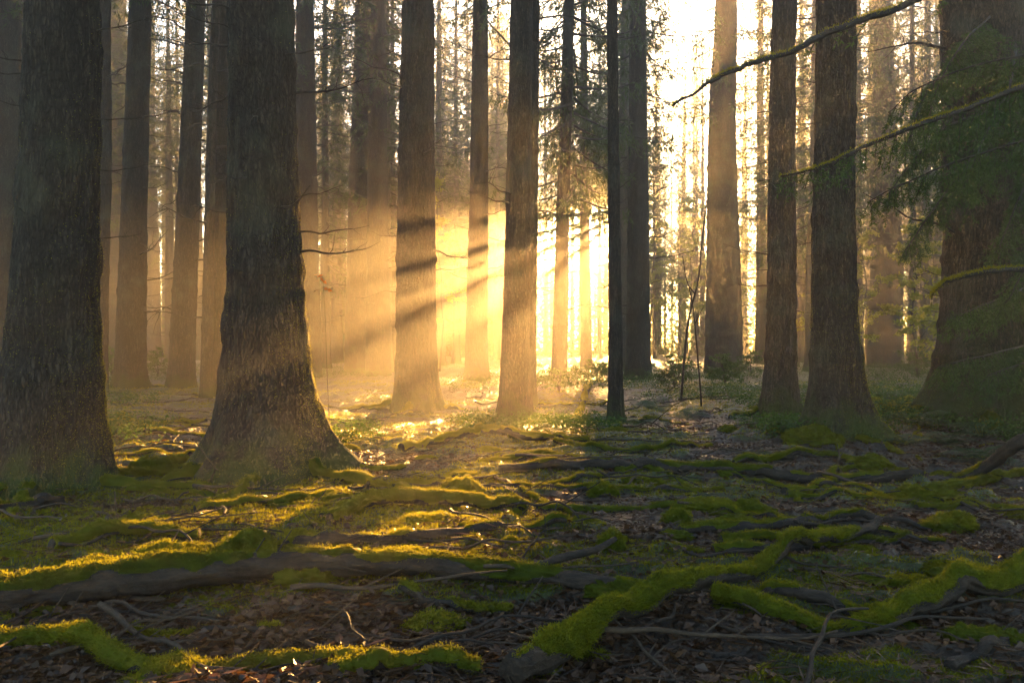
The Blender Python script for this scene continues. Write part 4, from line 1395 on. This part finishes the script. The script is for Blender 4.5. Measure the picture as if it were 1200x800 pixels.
for k, a_ in enumerate([
    (541, 580, 24, 22, 'round moss mound beside the curved branch at the rim of the sunlit patch'),
    (706, 581, 19, 18, 'round dark moss mound below the straight bare log'),
    (793, 618, 17, 20, 'small steep moss mound on the open right floor'),
    (716, 655, 15, 22, 'small steep moss mound above the fork of the long dark log'),
    (290, 662, 34, 24, 'round golden moss mound in the middle of the sunlit patch'),
    (478, 670, 34, 14, 'green moss mound just above the long dark log'),
    (115, 688, 48, 22, 'broad golden moss mound above the left part of the long dark log'),
    (205, 672, 40, 24, 'golden moss mound between the broad and the round golden ones'),
    (505, 738, 38, 14, 'flat green moss mound below the middle of the long dark log'),
    (210, 797, 50, 22, 'bright moss mound at the bottom edge near the left corner'),
    (1070, 692, 30, 14, 'green moss mound above the thick right branch'),
    (1100, 672, 20, 10, 'little moss mound behind the one above the thick right branch'),
    (1070, 583, 22, 14, 'moss mound under the right end of the straight bare log'),
    (1030, 584, 14, 11, 'tiny moss mound left of the one under the straight log end'),
    (1117, 618, 28, 15, 'moss mound between the dark arching root and the diagonal branch'),
    (1190, 605, 18, 14, 'moss mound at the right frame edge below the mossy root'),
    (620, 790, 30, 14, 'moss mound at the lower end of the diagonal branch'),
    (690, 775, 18, 10, 'small moss mound leaning on the lower part of the diagonal branch'),
    (176, 560, 30, 22, 'mossy hump at the right foot of the thickest trunk'),
    (500, 622, 36, 12, 'flat moss mound below the curved mossy branch'),
    (830, 600, 34, 9, 'long flat moss mound on the open right floor'),
    (955, 530, 30, 16, 'moss hump at the left foot of the split bark trunk'),
    (750, 568, 22, 9, 'flat moss mound right of the round dark one'),
    (600, 652, 14, 10, 'little moss mound right of the green one above the log'),
    (1010, 648, 20, 8, 'flat moss patch beside the tip of the diagonal branch'),
]):
    mound(*a_[:5], seed=1200 + k)

g = np.random.default_rng(78)
CUSH = []
for k in range(5):
    mound(600, 600, 50, 26, 'x', 1500 + k)
    o = [o for o in COL.objects if o.name.startswith('moss_mound')][-1]
    CUSH.append(o.data)
    bpy.data.objects.remove(o)
for k in range(80):
    d_ = math.exp(g.uniform(math.log(3.0), math.log(15)))
    x_ = g.uniform(-0.64, 0.64) * d_
    o = link('moss_cushion', CUSH[k % 5], None, (x_, d_, gh(x_, d_) - 0.012))
    s_ = g.uniform(0.18, 0.6)
    o.scale = (s_, s_ * g.uniform(0.7, 1.1), s_ * g.uniform(0.5, 1.1))
    o.rotation_euler.z = g.uniform(0, 6.28)
    tag(o, 'small moss cushion dotted over the dark forest floor', 'moss', 'small moss cushions')

# ------------------------------------------------------------------ haze, sky, sun, camera
acc = Acc()
x0, x1, y0, y1, z0, z1 = -62, 62, -16, 80, -2.0, 27.5
V = [(x0, y0, z0), (x1, y0, z0), (x1, y1, z0), (x0, y1, z0), (x0, y0, z1), (x1, y0, z1), (x1, y1, z1), (x0, y1, z1)]
acc.add(V, [(0, 3, 2, 1), (4, 5, 6, 7), (0, 1, 5, 4), (1, 2, 6, 5), (2, 3, 7, 6), (3, 0, 4, 7)])
m, nt, out = mat('haze')
pv = nd(nt, 'ShaderNodeVolumePrincipled')
pv.inputs['Color'].default_value = (0.95, 0.93, 0.88, 1)
pv.inputs['Density'].default_value = 0.0038
pv.inputs['Anisotropy'].default_value = 0.73
nt.links.new(pv.outputs[0], out.inputs['Volume'])
tag(link('haze', acc.mesh('haze', [m], smooth=False)), 'thin morning haze filling the wood', 'haze', None, 'stuff')

w = bpy.data.worlds.new('World')
scene.world = w
w.use_nodes = True
nt = w.node_tree
bg = nt.nodes['Background']
sky = nt.nodes.new('ShaderNodeTexSky')
sky.sky_type = 'NISHITA'
sky.sun_disc = False
sky.sun_elevation = SUN_EL
sky.sun_rotation = SUN_AZ
sky.dust_density = 1.0
sky.ozone_density = 1.0
nt.links.new(sky.outputs[0], bg.inputs['Color'])
bg.inputs['Strength'].default_value = 0.05

sl = bpy.data.lights.new('sun', 'SUN')
sl.energy = 5.0
sl.angle = R(0.5)
sl.color = (1.0, 0.50, 0.13)
so = link('sun', sl)
sdir = Vector((math.sin(SUN_AZ) * math.cos(SUN_EL), math.cos(SUN_AZ) * math.cos(SUN_EL), math.sin(SUN_EL)))
so.rotation_euler = sdir.to_track_quat('Z', 'Y').to_euler()
so.location = sdir * 60

cam = bpy.data.cameras.new('camera')
cam.sensor_width = 36
cam.lens = 36 * F / 1200
cam.clip_start = 0.05
cam.clip_end = 1000
co = link('camera', cam, None, (0, 0, CAM_H))
co.rotation_euler = (R(90), 0, 0)
scene.camera = co

vs = scene.view_settings
vs.view_transform = 'Standard'
vs.look = 'None'
vs.gamma = 1
vs.exposure = 4.3
cy = scene.cycles
cy.use_denoising = True
cy.denoiser = 'OPENIMAGEDENOISE'
cy.max_bounces = 5
cy.diffuse_bounces = 2
cy.glossy_bounces = 1
cy.transmission_bounces = 2
cy.volume_bounces = 0
cy.transparent_max_bounces = 4
cy.caustics_reflective = False
cy.caustics_refractive = False
cy.sample_clamp_indirect = 4
